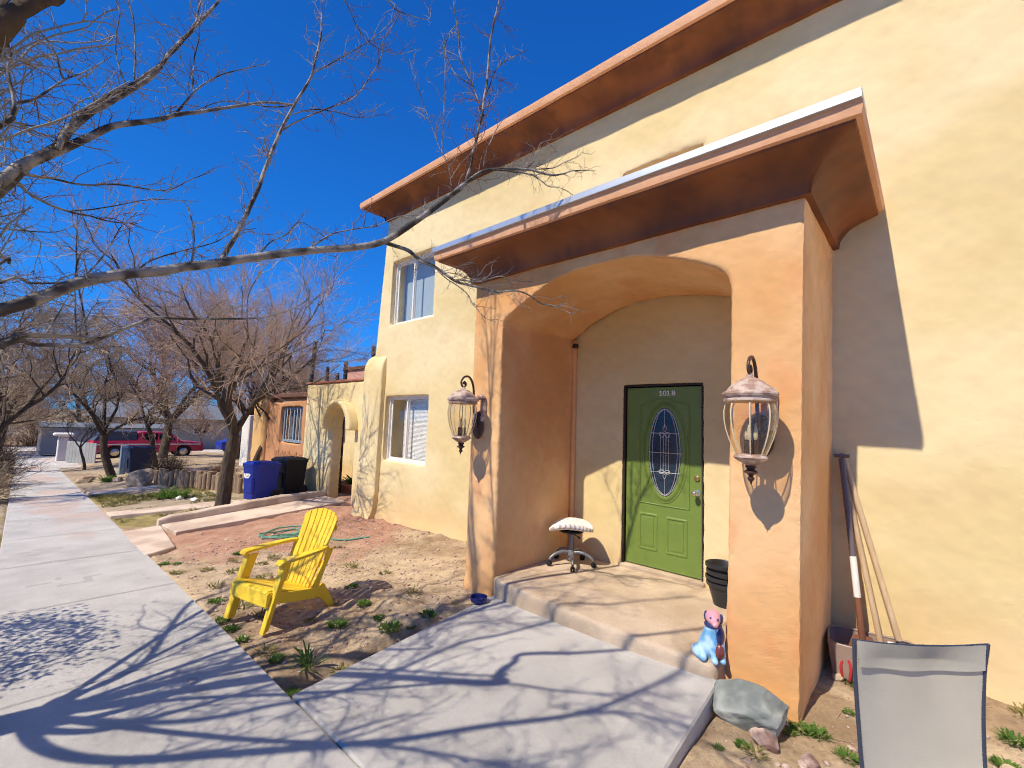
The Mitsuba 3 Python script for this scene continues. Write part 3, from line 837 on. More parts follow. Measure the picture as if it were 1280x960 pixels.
# ------------------------------------------------------------------ wall lanterns on the porch piers
def lantern(x, label):
    k = thing('wall_lantern', label, 'lantern', 'matching lanterns on the porch piers')
    o = V(x, -0.25, 0)
    plate = trimesh.creation.icosphere(subdivisions=3, radius=1.0)
    plate.vertices = plate.vertices * V(0.085, 0.03, 0.145) + V(x, -0.022, 1.655)
    pl_ = part('back_plate', plate, 'bronze_dark', k, True)
    part('boss', place(lathe([(0, 0), (0.03, 0), (0.035, 0.02), (0.022, 0.045), (0.0, 0.05)], n=14), (0, 0, 0)).apply_transform(trimesh.transformations.rotation_matrix(math.pi / 2, [1, 0, 0])).apply_translation([x, -0.045, 1.67]), 'bronze_dark', pl_, 40)
    arm = spline([(x, -0.05, 1.70), (x, -0.085, 1.80), (x, -0.098, 1.92), (x, -0.105, 2.03), (x, -0.135, 2.12), (x, -0.19, 2.165), (x, -0.25, 2.15), (x, -0.283, 2.105), (x, -0.272, 2.062), (x, -0.236, 2.052), (x, -0.218, 2.082), (x, -0.238, 2.104), (x, -0.252, 2.088)], 6)
    part('arm', tube(arm, np.linspace(0.0125, 0.0095, len(arm)), 8), 'bronze_dark', k, True)
    part('arm_end', trimesh.creation.icosphere(subdivisions=2, radius=0.016).apply_translation([x, -0.245, 2.09]), 'bronze_dark', k, True)
    # fluted leaf strap above the plate
    sp_ = spline([(x + 0.045, -0.13, 1.90), (x + 0.065, -0.085, 1.95), (x + 0.075, -0.04, 1.95), (x + 0.078, -0.020, 1.90), (x + 0.075, -0.016, 1.78), (x + 0.05, -0.014, 1.68)], 8)
    n = len(sp_)
    rr = 0.028 + 0.005 * np.sin(np.arange(n) * 1.9) * (np.arange(n) < 0.6 * n)
    part('leaf_strap', tube(sp_, rr, 8), 'bronze_pale', k, 40)
    roof = [(0.004, 2.056), (0.018, 2.05), (0.022, 2.03), (0.05, 2.018), (0.085, 1.998), (0.118, 1.968), (0.142, 1.938), (0.158, 1.932), (0.163, 1.918), (0.158, 1.905), (0.146, 1.902), (0.146, 1.89), (0.154, 1.884), (0.154, 1.874), (0.13, 1.87), (0.0, 1.872)]
    part('roof', lathe(roof, (x, -0.25, 0), 36), 'bronze_pale', k, 28)
    gp = [(0.128, 1.874), (0.143, 1.85), (0.151, 1.81), (0.150, 1.76), (0.141, 1.70), (0.124, 1.64), (0.103, 1.585), (0.084, 1.54)]
    g = part('glass', lathe(gp, (x, -0.25, 0), 36), 'lamp_glass', k, True)
    for i in range(8):
        a = i * math.pi / 4 + 0.25
        part('rib', tube([(x + (r + 0.001) * math.cos(a), -0.25 + (r + 0.001) * math.sin(a), z) for r, z in gp], 0.0042, 5), 'glass_rib', g, True)
    part('collar', lathe([(0.0, 1.545), (0.078, 1.545), (0.094, 1.536), (0.101, 1.522), (0.092, 1.512), (0.07, 1.497), (0.045, 1.482), (0.03, 1.474), (0.0, 1.474)], (x, -0.25, 0), 30), 'bronze_pale', k, 35)
    part('finial', lathe([(0.028, 1.475), (0.033, 1.462), (0.021, 1.45), (0.024, 1.446), (0.040, 1.436), (0.040, 1.428), (0.022, 1.418), (0.011, 1.405), (0.021, 1.395), (0.019, 1.385), (0.008, 1.372), (0.002, 1.352)], (x, -0.25, 0), 20), 'bronze_dark', k, 40)
    part('socket', cat(*[lathe([(0.0, 1.54), (0.017, 1.54), (0.016, 1.63), (0, 1.63)], (x + 0.03 * math.cos(t), -0.25 + 0.03 * math.sin(t), 0), 10) for t in (0.5, 2.6, 4.7)]), 'bronze_dark', k, 40)
    for t in (0.5, 2.6, 4.7):
        part('bulb', lathe([(0.0, 1.63), (0.010, 1.632), (0.014, 1.66), (0.010, 1.70), (0.003, 1.735), (0, 1.74)], (x + 0.03 * math.cos(t), -0.25 + 0.03 * math.sin(t), 0), 10), 'candle', k, True)
    part('rod', tube([(x, -0.25, 1.54), (x, -0.25, 1.875)], 0.004, 6), 'brass', k, True)


lantern(-3.02, 'weathered bronze lantern with scrolled arm on the far left pier of the entry arch')
lantern(-0.278, 'large pale bronze lantern with scrolled arm on the near right pier beside the door')


# ------------------------------------------------------------------ yellow adirondack chair on the bare dirt
def local(M):
    return lambda m: (m.apply_transform(M), m)[1]


def frame_of(x, y, z, rz):
    M = trimesh.transformations.rotation_matrix(rz, [0, 0, 1])
    M[:3, 3] = (x, y, z)
    return M


ch = thing('adirondack_chair', 'yellow plastic adirondack chair standing on the bare dirt beside the sidewalk', 'chair')
MC_ = frame_of(-3.79, -1.92, -0.10, 0.20)
MC_[:3, :3] *= 0.95
Lc = local(MC_)
YP = 'yellow_plastic'


def plank(pts, w, t, side=(1, 0, 0), c=0.006):
    """bent plank through the points, width w along side, thickness t; rounded look"""
    p = spline(pts, 6)
    tt = np.gradient(p, axis=0)
    tt /= np.linalg.norm(tt, axis=1, keepdims=True)
    s = np.broadcast_to(V(*side), p.shape)
    nn = np.cross(tt, s)
    nn /= np.linalg.norm(nn, axis=1, keepdims=True)
    w = np.broadcast_to(np.asarray(w, float), (len(p),)) if np.ndim(w) == 0 else np.interp(np.linspace(0, 1, len(p)), np.linspace(0, 1, len(w)), w)
    prof = [(-0.5, -0.3), (-0.46, -0.5), (0.46, -0.5), (0.5, -0.3), (0.5, 0.3), (0.46, 0.5), (-0.46, 0.5), (-0.5, 0.3)]
    k = len(prof)
    v = np.stack([p + s * (w * a)[:, None] + nn * (t * b) for a, b in prof], 1).reshape(-1, 3)
    n = len(p)
    f = []
    for i in range(n - 1):
        for j in range(k):
            j2 = (j + 1) % k
            f += [(i * k + j, i * k + j2, (i + 1) * k + j2), (i * k + j, (i + 1) * k + j2, (i + 1) * k + j)]
    for j in range(1, k - 1):
        f += [(0, j + 1, j), ((n - 1) * k, (n - 1) * k + j, (n - 1) * k + j + 1)]
    return trimesh.Trimesh(v, np.array(f), process=False)


for s in (-1, 1):
    x = s * 0.29
    # front leg: broad plank leaning back, with a return flange
    lg = cat(plank([(x, 0.0, 0.0), (x, 0.055, 0.20), (x - s * 0.005, 0.13, 0.46), (x - s * 0.005, 0.155, 0.545)], [0.055, 0.065, 0.075, 0.085], 0.022),
             plank([(x - s * 0.024, 0.03, 0.0), (x - s * 0.026, 0.085, 0.20), (x - s * 0.03, 0.17, 0.46), (x - s * 0.03, 0.195, 0.545)], [0.07, 0.08, 0.085, 0.095], 0.018, (0, 1, 0)))
    part('front_leg', Lc(lg), YP, ch, 35)
    ar = plank([(x, 0.105, 0.545), (x, 0.14, 0.572), (x, 0.32, 0.585), (x - s * 0.01, 0.52, 0.595), (x - s * 0.05, 0.64, 0.60)], [0.085, 0.105, 0.105, 0.08, 0.06], 0.026)
    part('arm', Lc(ar), YP if s < 0 else 'yellow_plastic_worn', ch, 35)
    part('side_rail', Lc(plank([(s * 0.262, 0.03, 0.285), (s * 0.255, 0.25, 0.235), (s * 0.245, 0.50, 0.195), (s * 0.24, 0.63, 0.19)], 0.10, 0.03, (0, 0.16, 0.98))), YP, ch, 35)
    part('rear_leg', Lc(cat(plank([(s * 0.235, 0.56, 0.215), (s * 0.24, 0.66, 0.12), (s * 0.25, 0.73, 0.0)], [0.15, 0.085, 0.06], 0.03, (0, 0.8, 0.6)), plank([(s * 0.24, 0.50, 0.20), (s * 0.25, 0.60, 0.42), (s * 0.265, 0.66, 0.585)], [0.10, 0.06, 0.07], 0.024, (0, 1, 0)))), YP, ch, 35)
part('apron', Lc(plank([(-0.285, 0.028, 0.268), (0, 0.018, 0.268), (0.285, 0.028, 0.268)], 0.115, 0.02, (0, 0.12, 0.99))), YP, ch, 35)
for i in range(6):
    x = (i - 2.5) * 0.088
    part('seat_slat', Lc(plank([(x, 0.02, 0.318), (x, 0.05, 0.334), (x, 0.12, 0.328), (x, 0.30, 0.275), (x, 0.46, 0.228), (x, 0.55, 0.225)], 0.083, 0.016)), YP, ch, 35)
outline = Polygon([(-0.19, 0.0), (0.19, 0.0), (0.255, 0.60)] + [(0.265 * math.cos(t), 0.66 + 0.115 * math.sin(t)) for t in np.linspace(0.1, math.pi - 0.1, 30)] + [(-0.255, 0.60)])
BC = spline([(0, 0.50, 0.20), (0, 0.575, 0.37), (0, 0.65, 0.55), (0, 0.73, 0.74), (0, 0.775, 0.87), (0, 0.80, 0.97)], 8)
BL = np.concatenate([[0], np.cumsum(np.linalg.norm(np.diff(BC, axis=0), axis=1))])
for i in range(7):
    e0, e1 = (i - 3.5) / 7, (i - 2.5) / 7
    strip = Polygon([(e0 * 0.39 + 0.005, -0.01), (e1 * 0.39 - 0.005, -0.01), (e1 * 0.555 - 0.006, 0.9), (e0 * 0.555 + 0.006, 0.9)])
    pg = outline.intersection(strip).buffer(-0.003).buffer(0.003).segmentize(0.03)
    ms = tm(mprism(np.array(pg.exterior.coords)[:-1], -0.009, 0.009, 'xy').refine_to_length(0.045))
    q_ = np.array(ms.vertices)
    yy, zz = np.interp(q_[:, 1], BL, BC[:, 1]), np.interp(q_[:, 1], BL, BC[:, 2])
    bow = 0.035 * (q_[:, 0] / 0.25) ** 2
    ms.vertices = np.stack([q_[:, 0], yy - 0.92 * q_[:, 2] - bow, zz + 0.38 * q_[:, 2]], -1)
    part('back_slat', Lc(ms), YP, ch, 30)
part('back_rail', Lc(plank([(-0.205, 0.60, 0.43), (0, 0.632, 0.43), (0.205, 0.60, 0.43)], 0.06, 0.02, (0, 0.3, 0.95))), YP, ch, 35)
part('back_rail', Lc(plank([(-0.24, 0.735, 0.76), (0, 0.772, 0.76), (0.24, 0.735, 0.76)], 0.05, 0.018, (0, 0.3, 0.95))), YP, ch, 35)
part('back_rail', Lc(plank([(-0.24, 0.545, 0.22), (0, 0.55, 0.22), (0.24, 0.545, 0.22)], 0.07, 0.02, (0, 0.3, 0.95))), YP, ch, 35)

# ------------------------------------------------------------------ rolling stool on the porch
st = thing('rolling_stool', 'low rolling stool with a striped saddle cushion in the corner of the porch', 'stool')
SX, SY, SZ = -2.46, 0.955, 0.146
cu = trimesh.creation.icosphere(subdivisions=4, radius=1.0)
v = np.array(cu.vertices)
v[:, 0] = np.sign(v[:, 0]) * np.abs(v[:, 0]) ** 0.72
v[:, 1] = np.sign(v[:, 1]) * np.abs(v[:, 1]) ** 0.72
v[:, 2] = np.where(v[:, 2] > 0, np.abs(v[:, 2]) ** 0.6, -np.abs(v[:, 2]) ** 0.5 * 0.9)
v = v * V(0.245, 0.21, 0.038)
v[:, 2] += 0.035 * (v[:, 1] / 0.2) ** 2 - 0.055 * (v[:, 0] / 0.235) ** 2 * (1 - 0.3 * np.sign(v[:, 0])) * 0.6 + 0.01
M = frame_of(SX, SY, SZ + 0.41, 0.55)
cu.vertices = v
cu.apply_transform(M)
part('cushion', cu, 'zebra_fabric', st, True)
part('seat_pan', lathe([(0, 0.355), (0.13, 0.36), (0.15, 0.375), (0, 0.378)], (SX, SY, SZ), 20), 'black_plastic', st, 40)
part('column', lathe([(0.0, 0.05), (0.026, 0.05), (0.026, 0.19), (0.022, 0.195), (0.022, 0.29), (0.027, 0.295), (0.027, 0.33), (0.015, 0.335), (0.015, 0.37), (0, 0.37)], (SX, SY, SZ), 16), 'grey_metal', st, 40)
part('hub', lathe([(0, 0.10), (0.04, 0.10), (0.045, 0.13), (0.035, 0.165), (0, 0.165)], (SX, SY, SZ), 18), 'grey_metal', st, 40)
part('lever', tube([(SX + .02, SY - .02, SZ + .35), (SX + 0.11, SY - 0.05, SZ + 0.338), (SX + 0.15, SY - 0.06, SZ + 0.325)], [0.005, 0.005, 0.011], 6), 'black_plastic', st, True)
for i in range(5):
    a = i * 2 * math.pi / 5 - 0.88
    c, s = math.cos(a), math.sin(a)
    pts = spline([(SX + c * r, SY + s * r, SZ + z) for r, z in ((0.03, 0.135), (0.10, 0.145), (0.18, 0.125), (0.235, 0.09), (0.255, 0.062))], 4)
    lg = part('leg', tube(pts, np.linspace(0.021, 0.015, len(pts)), 8), 'grey_metal', st, True)
    wl = []
    for d in (-0.014, 0.014):
        w = lathe([(0, -0.008), (0.024, -0.008), (0.027, -0.004), (0.027, 0.004), (0.024, 0.008), (0, 0.008)], n=16)
        w.apply_transform(trimesh.transformations.rotation_matrix(math.pi / 2, [1, 0, 0]))
        w.apply_translation([0, d, 0.027])
        w.apply_transform(frame_of(SX + c * 0.255, SY + s * 0.255, SZ, a + 0.6 * i))
        wl.append(w)
    wl.append(trimesh.creation.icosphere(subdivisions=1, radius=0.018).apply_translation([SX + c * 0.255, SY + s * 0.255, SZ + 0.043]))
    part('caster', cat(*wl), 'rubber', lg, 40)

# ------------------------------------------------------------------ nested flower pots, each slightly askew
PX, PY, PZ = -0.84, 1.02, 0.146
names = ['lowest black plastic flower pot of the nested stack by the door', 'second black plastic flower pot up in the nested stack', 'third black plastic flower pot up in the nested stack', 'topmost black plastic flower pot of the nested stack by the door']
for i in range(4):
    k = thing('flower_pot', names[i], 'pot', 'nested black pots by the door')
    prof = [(0.0, 0.0), (0.098, 0.0), (0.103, 0.01), (0.145, 0.165), (0.158, 0.168), (0.161, 0.175), (0.161, 0.198), (0.155, 0.202), (0.150, 0.196), (0.143, 0.172), (0.096, 0.014), (0.0, 0.014)]
    m = lathe(prof, (0, 0, 0), 32)
    M = trimesh.transformations.rotation_matrix(0.02 * (i - 1) * (-1) ** i, [1, 0.4, 0])
    M[:3, 3] = (PX + 0.004 * (-1) ** i, PY, PZ + 0.052 * i)
    m.apply_transform(M)
    scene[k] = mikit.ply(m, 'black_plastic', 30)

# ------------------------------------------------------------------ glazed ceramic figurine at the porch edge
fg = thing('ceramic_figurine', 'blue glazed ceramic figurine of a seated animal with pink head beside the right pier', 'figurine')


def hull_balls(bl):
    return m3.Manifold.batch_hull([m3.Manifold.sphere(r, 20).translate(list(c)) for c, r in bl])


fb = hull_balls([((0, 0, 0.075), 0.075), ((0.0, 0.01, 0.06), 0.078)]) + hull_balls([((0, 0, 0.09), 0.07), ((0.025, -0.02, 0.20), 0.048)]) \
    + hull_balls([((0.03, -0.03, 0.19), 0.034), ((0.045, -0.06, 0.03), 0.022)]) + hull_balls([((0.06, 0.0, 0.19), 0.03), ((0.085, -0.02, 0.03), 0.022)]) \
    + hull_balls([((0.045, -0.065, 0.02), 0.024), ((0.06, -0.095, 0.016), 0.017)]) + hull_balls([((0.085, -0.03, 0.02), 0.023), ((0.10, -0.06, 0.016), 0.017)]) \
    + hull_balls([((-0.06, -0.04, 0.04), 0.045), ((-0.02, -0.09, 0.022), 0.024)]) + hull_balls([((-0.065, 0.05, 0.03), 0.03), ((-0.11, 0.02, 0.02), 0.018)])
fm = tm(fb.refine_to_length(0.012))
fm.merge_vertices()
trimesh.smoothing.filter_taubin(fm, iterations=14)
Mf = frame_of(-0.605, -0.045, 0.146, 0.10)
Ls = local(Mf)
part('body', Ls(fm), 'glaze_blue', fg, True)
hd = tm((hull_balls([((0.03, -0.03, 0.275), 0.05), ((0.045, -0.06, 0.265), 0.036)]) + hull_balls([((0.048, -0.07, 0.262), 0.026), ((0.06, -0.10, 0.255), 0.02)])).refine_to_length(0.01))
hd.merge_vertices()
trimesh.smoothing.filter_taubin(hd, iterations=10)
hd = part('head', Ls(hd), 'glaze_pink', fg, True)
for s in (-1, 1):
    part('ear', Ls(blob((0.014, 0.024, 0.032), 4 + s, 2, 0.05).apply_translation([0.03 + s * 0.048, -0.02, 0.272])), 'glaze_navy', hd, True)
    part('eye', Ls(trimesh.creation.icosphere(subdivisions=2, radius=0.007).apply_translation([0.05 + s * 0.022, -0.083, 0.285])), 'glaze_navy', hd, True)
part('collar', Ls(lathe([(0.046, 0.212), (0.056, 0.22), (0.056, 0.232), (0.045, 0.24)], (0.027, -0.022, 0), 20)), 'glaze_navy', fg, True)
part('bib', Ls(blob((0.038, 0.045, 0.07), 9, 3, 0.06).apply_translation([0.06, -0.012, 0.155])), 'glaze_navy', fg, True)
part('pup', Ls(blob((0.03, 0.03, 0.05), 5, 3, 0.2).apply_translation([0.075, -0.055, 0.07])), 'glaze_brown', fg, True, label='small dark brown glazed shape held at its chest')

# ------------------------------------------------------------------ blue bowl by the left pier
bw = thing('blue_bowl', 'small dark blue glazed bowl on the walk at the foot of the left pier', 'bowl')
bx_, by_ = -2.70, -0.22
bz_ = max(dirt_z(bx_, by_), walk_z(bx_, by_)) + 0.001
scene[bw] = mikit.ply(lathe([(0, 0), (0.055, 0), (0.078, 0.018), (0.084, 0.055), (0.078, 0.058), (0.07, 0.02), (0, 0.012)], (bx_, by_, bz_), 28), 'bowl_blue', 40)

# ------------------------------------------------------------------ garden hose coil
hs = thing('garden_hose', 'coiled green garden hose lying on the reddish soil behind the yellow chair', 'hose')
pts = []
for t in np.linspace(0, 2 * math.pi * 4.2, 150):
    rr = 0.40 - 0.012 * t / 1.2 + 0.05 * math.sin(t * 0.7)
    x, y = -7.10 + rr * math.cos(t + 0.4) * 0.72 + 0.02 * t, -0.40 + rr * math.sin(t + 0.4) * 0.85 + 0.04 * math.sin(t * 0.31)
    pts.append((x, y, dirt_z(x, y) + 0.016 + 0.014 * (t / 26) + 0.008 * math.sin(3 * t) ** 2))
for t in np.linspace(0.05, 1, 14):
    x, y = pts[149][0] + 0.9 * t, pts[149][1] + 0.55 * t + 0.12 * math.sin(7 * t)
    pts.append((x, y, dirt_z(x, y) + 0.014))
scene[hs] = mikit.ply(tube(pts, 0.013, 7), 'hose_green', True)

# ------------------------------------------------------------------ rocks by the right pier
rk = thing('boulder', 'large grey green rock at the foot of the right pier beside the walk', 'rock')
m = blob((0.285, 0.17, 0.15), 27, 4, 0.07, 2.2, facet=20)
m.apply_transform(trimesh.transformations.rotation_matrix(-0.14, [0, 1, 0]))
m.apply_transform(frame_of(-0.30, -0.25, 0.025, 0.25))
scene[rk] = mikit.ply(m, 'rock_green', 16)
for (x, y, sz, seed, mat, lab) in [(-0.19, -0.37, (0.085, 0.065, 0.065), 31, 'rock_pink', 'reddish white stone in front of the grey green rock'), (-0.255, -0.33, (0.03, 0.03, 0.035), 32, 'rock_pink', 'small dark red chip beside the reddish white stone'),
                                   (0.03, -0.36, (0.06, 0.045, 0.03), 33, 'rock_pink', 'flat pale stone lying alone on the dirt left of the sling chair'), (0.0, -0.40, (0.03, 0.02, 0.022), 34, 'rock_pink', 'chip leaning on the flat pale stone'),
                                   (0.84, 0.30, (0.07, 0.06, 0.04), 35, 'rock_tan', 'pale stone on the dirt at the right of the sling chair'), (0.02, 0.72, (0.05, 0.04, 0.03), 36, 'rock_tan', 'small stone in front of the plastic tub')]:
    k = thing('stone', lab, 'stone')
    m = blob(sz, seed, 3, 0.2, 1.6, facet=9)
    m.apply_transform(frame_of(x, y, dirt_z(x, y) + sz[2] * 0.45, seed))
    scene[k] = mikit.ply(m, mat, 16)

# ------------------------------------------------------------------ sling chair in the foreground, seen from behind
sc = thing('sling_chair', 'grey mesh sling patio chair standing in the right foreground on the dirt', 'chair')
Mc = frame_of(0.515, -1.14, -0.035, 0.743 + math.pi)      # local +y: the way the chair faces
Lq = local(Mc)
# centre line of the sling: top of the back, down to the seat, to the front edge
CLN = spline([(0, 0.0, 0.985), (0, -0.012, 0.86), (0, -0.015, 0.68), (0, -0.005, 0.52), (0, 0.05, 0.42), (0, 0.15, 0.395), (0, 0.33, 0.41), (0, 0.50, 0.43), (0, 0.56, 0.40)], 8)
nl = len(CLN)
HW = np.interp(np.linspace(0, 1, nl), [0, 0.25, 0.5, 1], [0.236, 0.218, 0.206, 0.215])
us = np.linspace(-1, 1, 25)
g = []
for i, (c, hw) in enumerate(zip(CLN, HW)):
    t = i / (nl - 1)
    for u in us:
        sag = 0.028 * (1 - u * u) * min(1, i / 5)
        dip = 0.014 * (1 - u * u) * (1 - min(1, i / 6))
        wr = 0.005 * math.sin(7 * u + 9 * t) * math.exp(-((t - 0.1) / 0.07) ** 2)
        g.append((u * hw, c[1] - sag + wr, c[2] - dip))
g = np.array(g)
i, j = np.meshgrid(np.arange(nl - 1), np.arange(24), indexing='ij')
qf = np.stack([i * 25 + j, (i + 1) * 25 + j, (i + 1) * 25 + j + 1, i * 25 + j + 1], -1).reshape(-1, 4)
slg = trimesh.Trimesh(g, np.vstack([qf[:, [0, 1, 2]], qf[:, [0, 2, 3]]]), process=False)
sl = part('sling', Lq(slg), 'sling_mesh', sc, True)
# hem fold of the fabric at the top
hg = []
for r_ in range(7):
    for u in us:
        k_ = np.searchsorted(us, u)
        base = g[min(r_ * 1, nl - 1) * 25 + k_]
        hg.append((base[0] * 0.985, base[1] + 0.0025 + 0.0012 * r_, base[2] - 0.022 * (1 - u * u) * (r_ == 6) - 0.001))
hg = np.array(hg)
i, j = np.meshgrid(np.arange(6), np.arange(24), indexing='ij')
qf = np.stack([i * 25 + j, (i + 1) * 25 + j, (i + 1) * 25 + j + 1, i * 25 + j + 1], -1).reshape(-1, 4)
part('hem', Lq(trimesh.Trimesh(hg, np.vstack([qf[:, [0, 1, 2]], qf[:, [0, 2, 3]]]), process=False)), 'sling_mesh', sl, True)
for s in (-1, 1):
    side = CLN.copy()
    side[:, 0] = s * (HW + 0.004)
    part('side_tube', Lq(tube(side, 0.0065, 8)), 'sling_tube', sc, True)
    part('front_leg', Lq(tube([(s * 0.285, 0.50, 0.45), (s * 0.285, 0.52, 0.0)], 0.012, 8)), 'sling_tube', sc, True)
    part('rear_leg', Lq(tube(spline([(s * 0.27, 0.36, 0.41), (s * 0.285, 0.12, 0.25), (s * 0.29, -0.08, 0.0)], 5), 0.012, 8)), 'sling_tube', sc, True)
part('cross_bar', Lq(tube([(-0.285, 0.15, 0.28), (0.285, 0.15, 0.28)], 0.010, 8)), 'sling_tube', sc, True)
part('top_bar', Lq(tube(spline([(-0.242, 0.0, 0.985), (-0.13, -0.004, 0.974), (0, -0.006, 0.970), (0.13, -0.004, 0.974), (0.242, 0.0, 0.985)], 5), 0.0035, 8)), 'sling_tube', sc, True)

# ------------------------------------------------------------------ tools and tub in the corner behind the pier
tb = thing('plastic_tub', 'brownish translucent plastic tub with garden things behind the right pier', 'tub')
tx_, ty_ = 0.20, 0.92
tz = dirt_z(tx_, ty_)
ob = m3.CrossSection.square([0.42, 0.30], True).offset(0.03, m3.JoinType.Round)
tubm = ob.extrude(0.24, scale_top=[1.12, 1.12]) - m3.CrossSection.square([0.41, 0.29], True).offset(0.028, m3.JoinType.Round).extrude(0.26, scale_top=[1.13, 1.13]).translate([0, 0, 0.008])
mt = tm(tubm)
mt.apply_transform(frame_of(tx_, ty_, tz + 0.004, 0.15))
part('bucket', mt, 'tub_plastic', tb, 35)
rim = np.array([(0.262 * np.sign(math.cos(t)) * abs(math.cos(t)) ** 0.35, 0.196 * np.sign(math.sin(t)) * abs(math.sin(t)) ** 0.35, 0.24) for t in np.linspace(0, 2 * math.pi, 49)[:-1]])
part('rim', tube(rim, 0.008, 6, closed=True).apply_transform(frame_of(tx_, ty_, tz + 0.004, 0.15)), 'tub_plastic', tb, True)
sh_ = thing('pruning_shears', 'red handled pruning shears hanging on the side of the plastic tub', 'shears')
hx, hy, hz = 0.065, 0.715, tz + 0.06
for s in (-1, 1):
    part('handle', tube(spline([(hx + s * 0.012, hy, hz + 0.10), (hx + s * 0.028, hy - 0.012, hz + 0.05), (hx + s * 0.026, hy - 0.015, hz), (hx + s * 0.018, hy - 0.012, hz - 0.05)], 5), 0.009, 7), 'red_plastic', sh_, True)
    part('blade', plank([(hx + s * 0.010, hy, hz + 0.10), (hx - s * 0.006, hy + 0.004, hz + 0.15), (hx, hy + 0.008, hz + 0.19)], 0.016, 0.004), 'chrome', sh_, 30)


def handle(a, b, r, mat, k, n=9, bend=0.006):
    a, b = V(*a), V(*b)
    p = np.array([a + (b - a) * t + V(0, 0, bend * math.sin(math.pi * t)) for t in np.linspace(0, 1, n)])
    return part('handle', tube(p, r, 10), mat, k, True)


sv = thing('shovel', 'dark handled shovel with white tape leaning in the corner beside the right pier', 'shovel')
a, b = V(0.03, 1.08, 1.50), V(0.14, 0.93, 0.20)
handle(a, b, 0.020, 'dark_handle', sv)
part('tape', tube([a + (b - a) * 0.56, a + (b - a) * 0.78], 0.0225, 12), 'tape_white', sv, True)
part('socket', tube([a + (b - a) * 0.78, a + (b - a) * 0.90, b], [0.021, 0.021, 0.024], 10), 'rust_metal', sv, True)
bl = plank([b + V(0, 0, 0.03), b + V(0.012, -0.015, -0.05), b + V(0.024, -0.02, -0.14), b + V(0.03, -0.02, -0.19)], [0.11, 0.19, 0.16, 0.03], 0.006, (0.95, 0.3, 0))
part('blade', bl, 'rust_metal', sv, 30)
part('grip', tube([a + V(-0.05, 0.0, 0.02), a + V(0.05, 0.0, 0.02)], 0.014, 8), 'dark_handle', sv, True)
rk_ = thing('garden_rake', 'wooden handled rake leaning against the house wall, left of the two pale handles', 'rake')
a, b = V(0.02, 1.12, 1.49), V(0.24, 1.08, 0.12)
handle(a, b, 0.020, 'wood_handle', rk_)
part('head', cat(tube([b + V(-0.16, 0.0, -0.01), b + V(0.16, 0.0, -0.01)], 0.009, 6), *[tube([b + V(-0.15 + 0.025 * i_, 0, -0.01), b + V(-0.15 + 0.025 * i_, -0.04, -0.05)], 0.004, 5) for i_ in range(13)]), 'steel_grey', rk_, True)
ho = thing('garden_hoe', 'pale wooden handled hoe with dark blade leaning against the house wall, right of the rake', 'hoe')
a, b = V(0.03, 1.125, 1.54), V(0.34, 1.06, 0.22)
handle(a, b, 0.020, 'wood_handle', ho)
part('neck', tube([b, b + V(0.02, -0.01, -0.06), b + V(0.05, -0.05, -0.09)], 0.010, 7), 'steel_grey', ho, True)
part('blade', cbox(-0.11, 0.11, -0.003, 0.003, -0.10, 0.03, 0.002).apply_transform(frame_of(b[0] + 0.06, b[1] - 0.055, b[2] - 0.05, 0.4)), 'steel_grey', ho, 20)
jg = thing('spray_bottle', 'small white and red bottle standing in the plastic tub', 'bottle')
part('body', lathe([(0, 0), (0.04, 0), (0.045, 0.02), (0.045, 0.14), (0.02, 0.18), (0, 0.18)], (0.30, 0.96, tz + 0.015), 16), 'red_plastic', jg, 40)
part('cap', lathe([(0.022, 0.18), (0.026, 0.20), (0.02, 0.25), (0, 0.255)], (0.30, 0.96, tz + 0.015), 14), 'white_paint', jg, 40)

# ------------------------------------------------------------------ garden wall with the arched gate
gw = thing('garden_wall', 'cream stucco garden wall with an arched gateway left of the house', 'wall')
gwm = mbox(-10.95, -7.1, 1.55, 1.84, -0.5, 2.50)
op = [(-9.52, -0.6), (-9.50, 1.50)] + [(-9.0 - 0.5 * math.cos(t), 1.50 + 0.5 * math.sin(t)) for t in np.linspace(0.05, math.pi - 0.05, 20)] + [(-8.50, 1.50), (-8.48, -0.6)]
gwm = gwm - mprism(op, 1.3, 2.0)
part('wall', soften(gwm, 0.07, 3, 0.012, 1.2, 8, 0.004), 'plaster_yellow', gw, 40)
hood_o = [(-9.0 - 0.68 * math.cos(t), 1.44 + 0.66 * math.sin(t)) for t in np.linspace(0, math.pi, 28)]
hood_i = [(-9.0 - 0.50 * math.cos(t), 1.49 + 0.5 * math.sin(t)) for t in np.linspace(0, math.pi, 28)]
hd_ = mprism(hood_o + [(-8.5, 1.44), *[p_ for p_ in hood_i[::-1]], (-9.5, 1.44)], 1.33, 1.60)
part('arch_hood', soften(hd_, 0.045, 3, 0.006, 1.5, 9), 'plaster_yellow', gw, 40)
part('coping', cbox(-10.97, -7.1, 1.53, 1.86, 2.495, 2.545, 0.012), 'terracotta', gw, 30)
cy_ = thing('courtyard_wall', 'cream courtyard wall seen through the arched gateway', 'wall')
scene[cy_] = mikit.ply(cbox(-12.9, -7.2, 3.6, 3.8, -0.4, 2.3, 0.03), 'plaster_yellow', 30)
cst = thing('gate_step', 'dark red step inside the arched gateway', 'step')
scene[cst] = mikit.ply(cbox(-10.9, -8.6, 2.2, 2.9, -0.4, 0.08, 0.02), 'terracotta', 30)
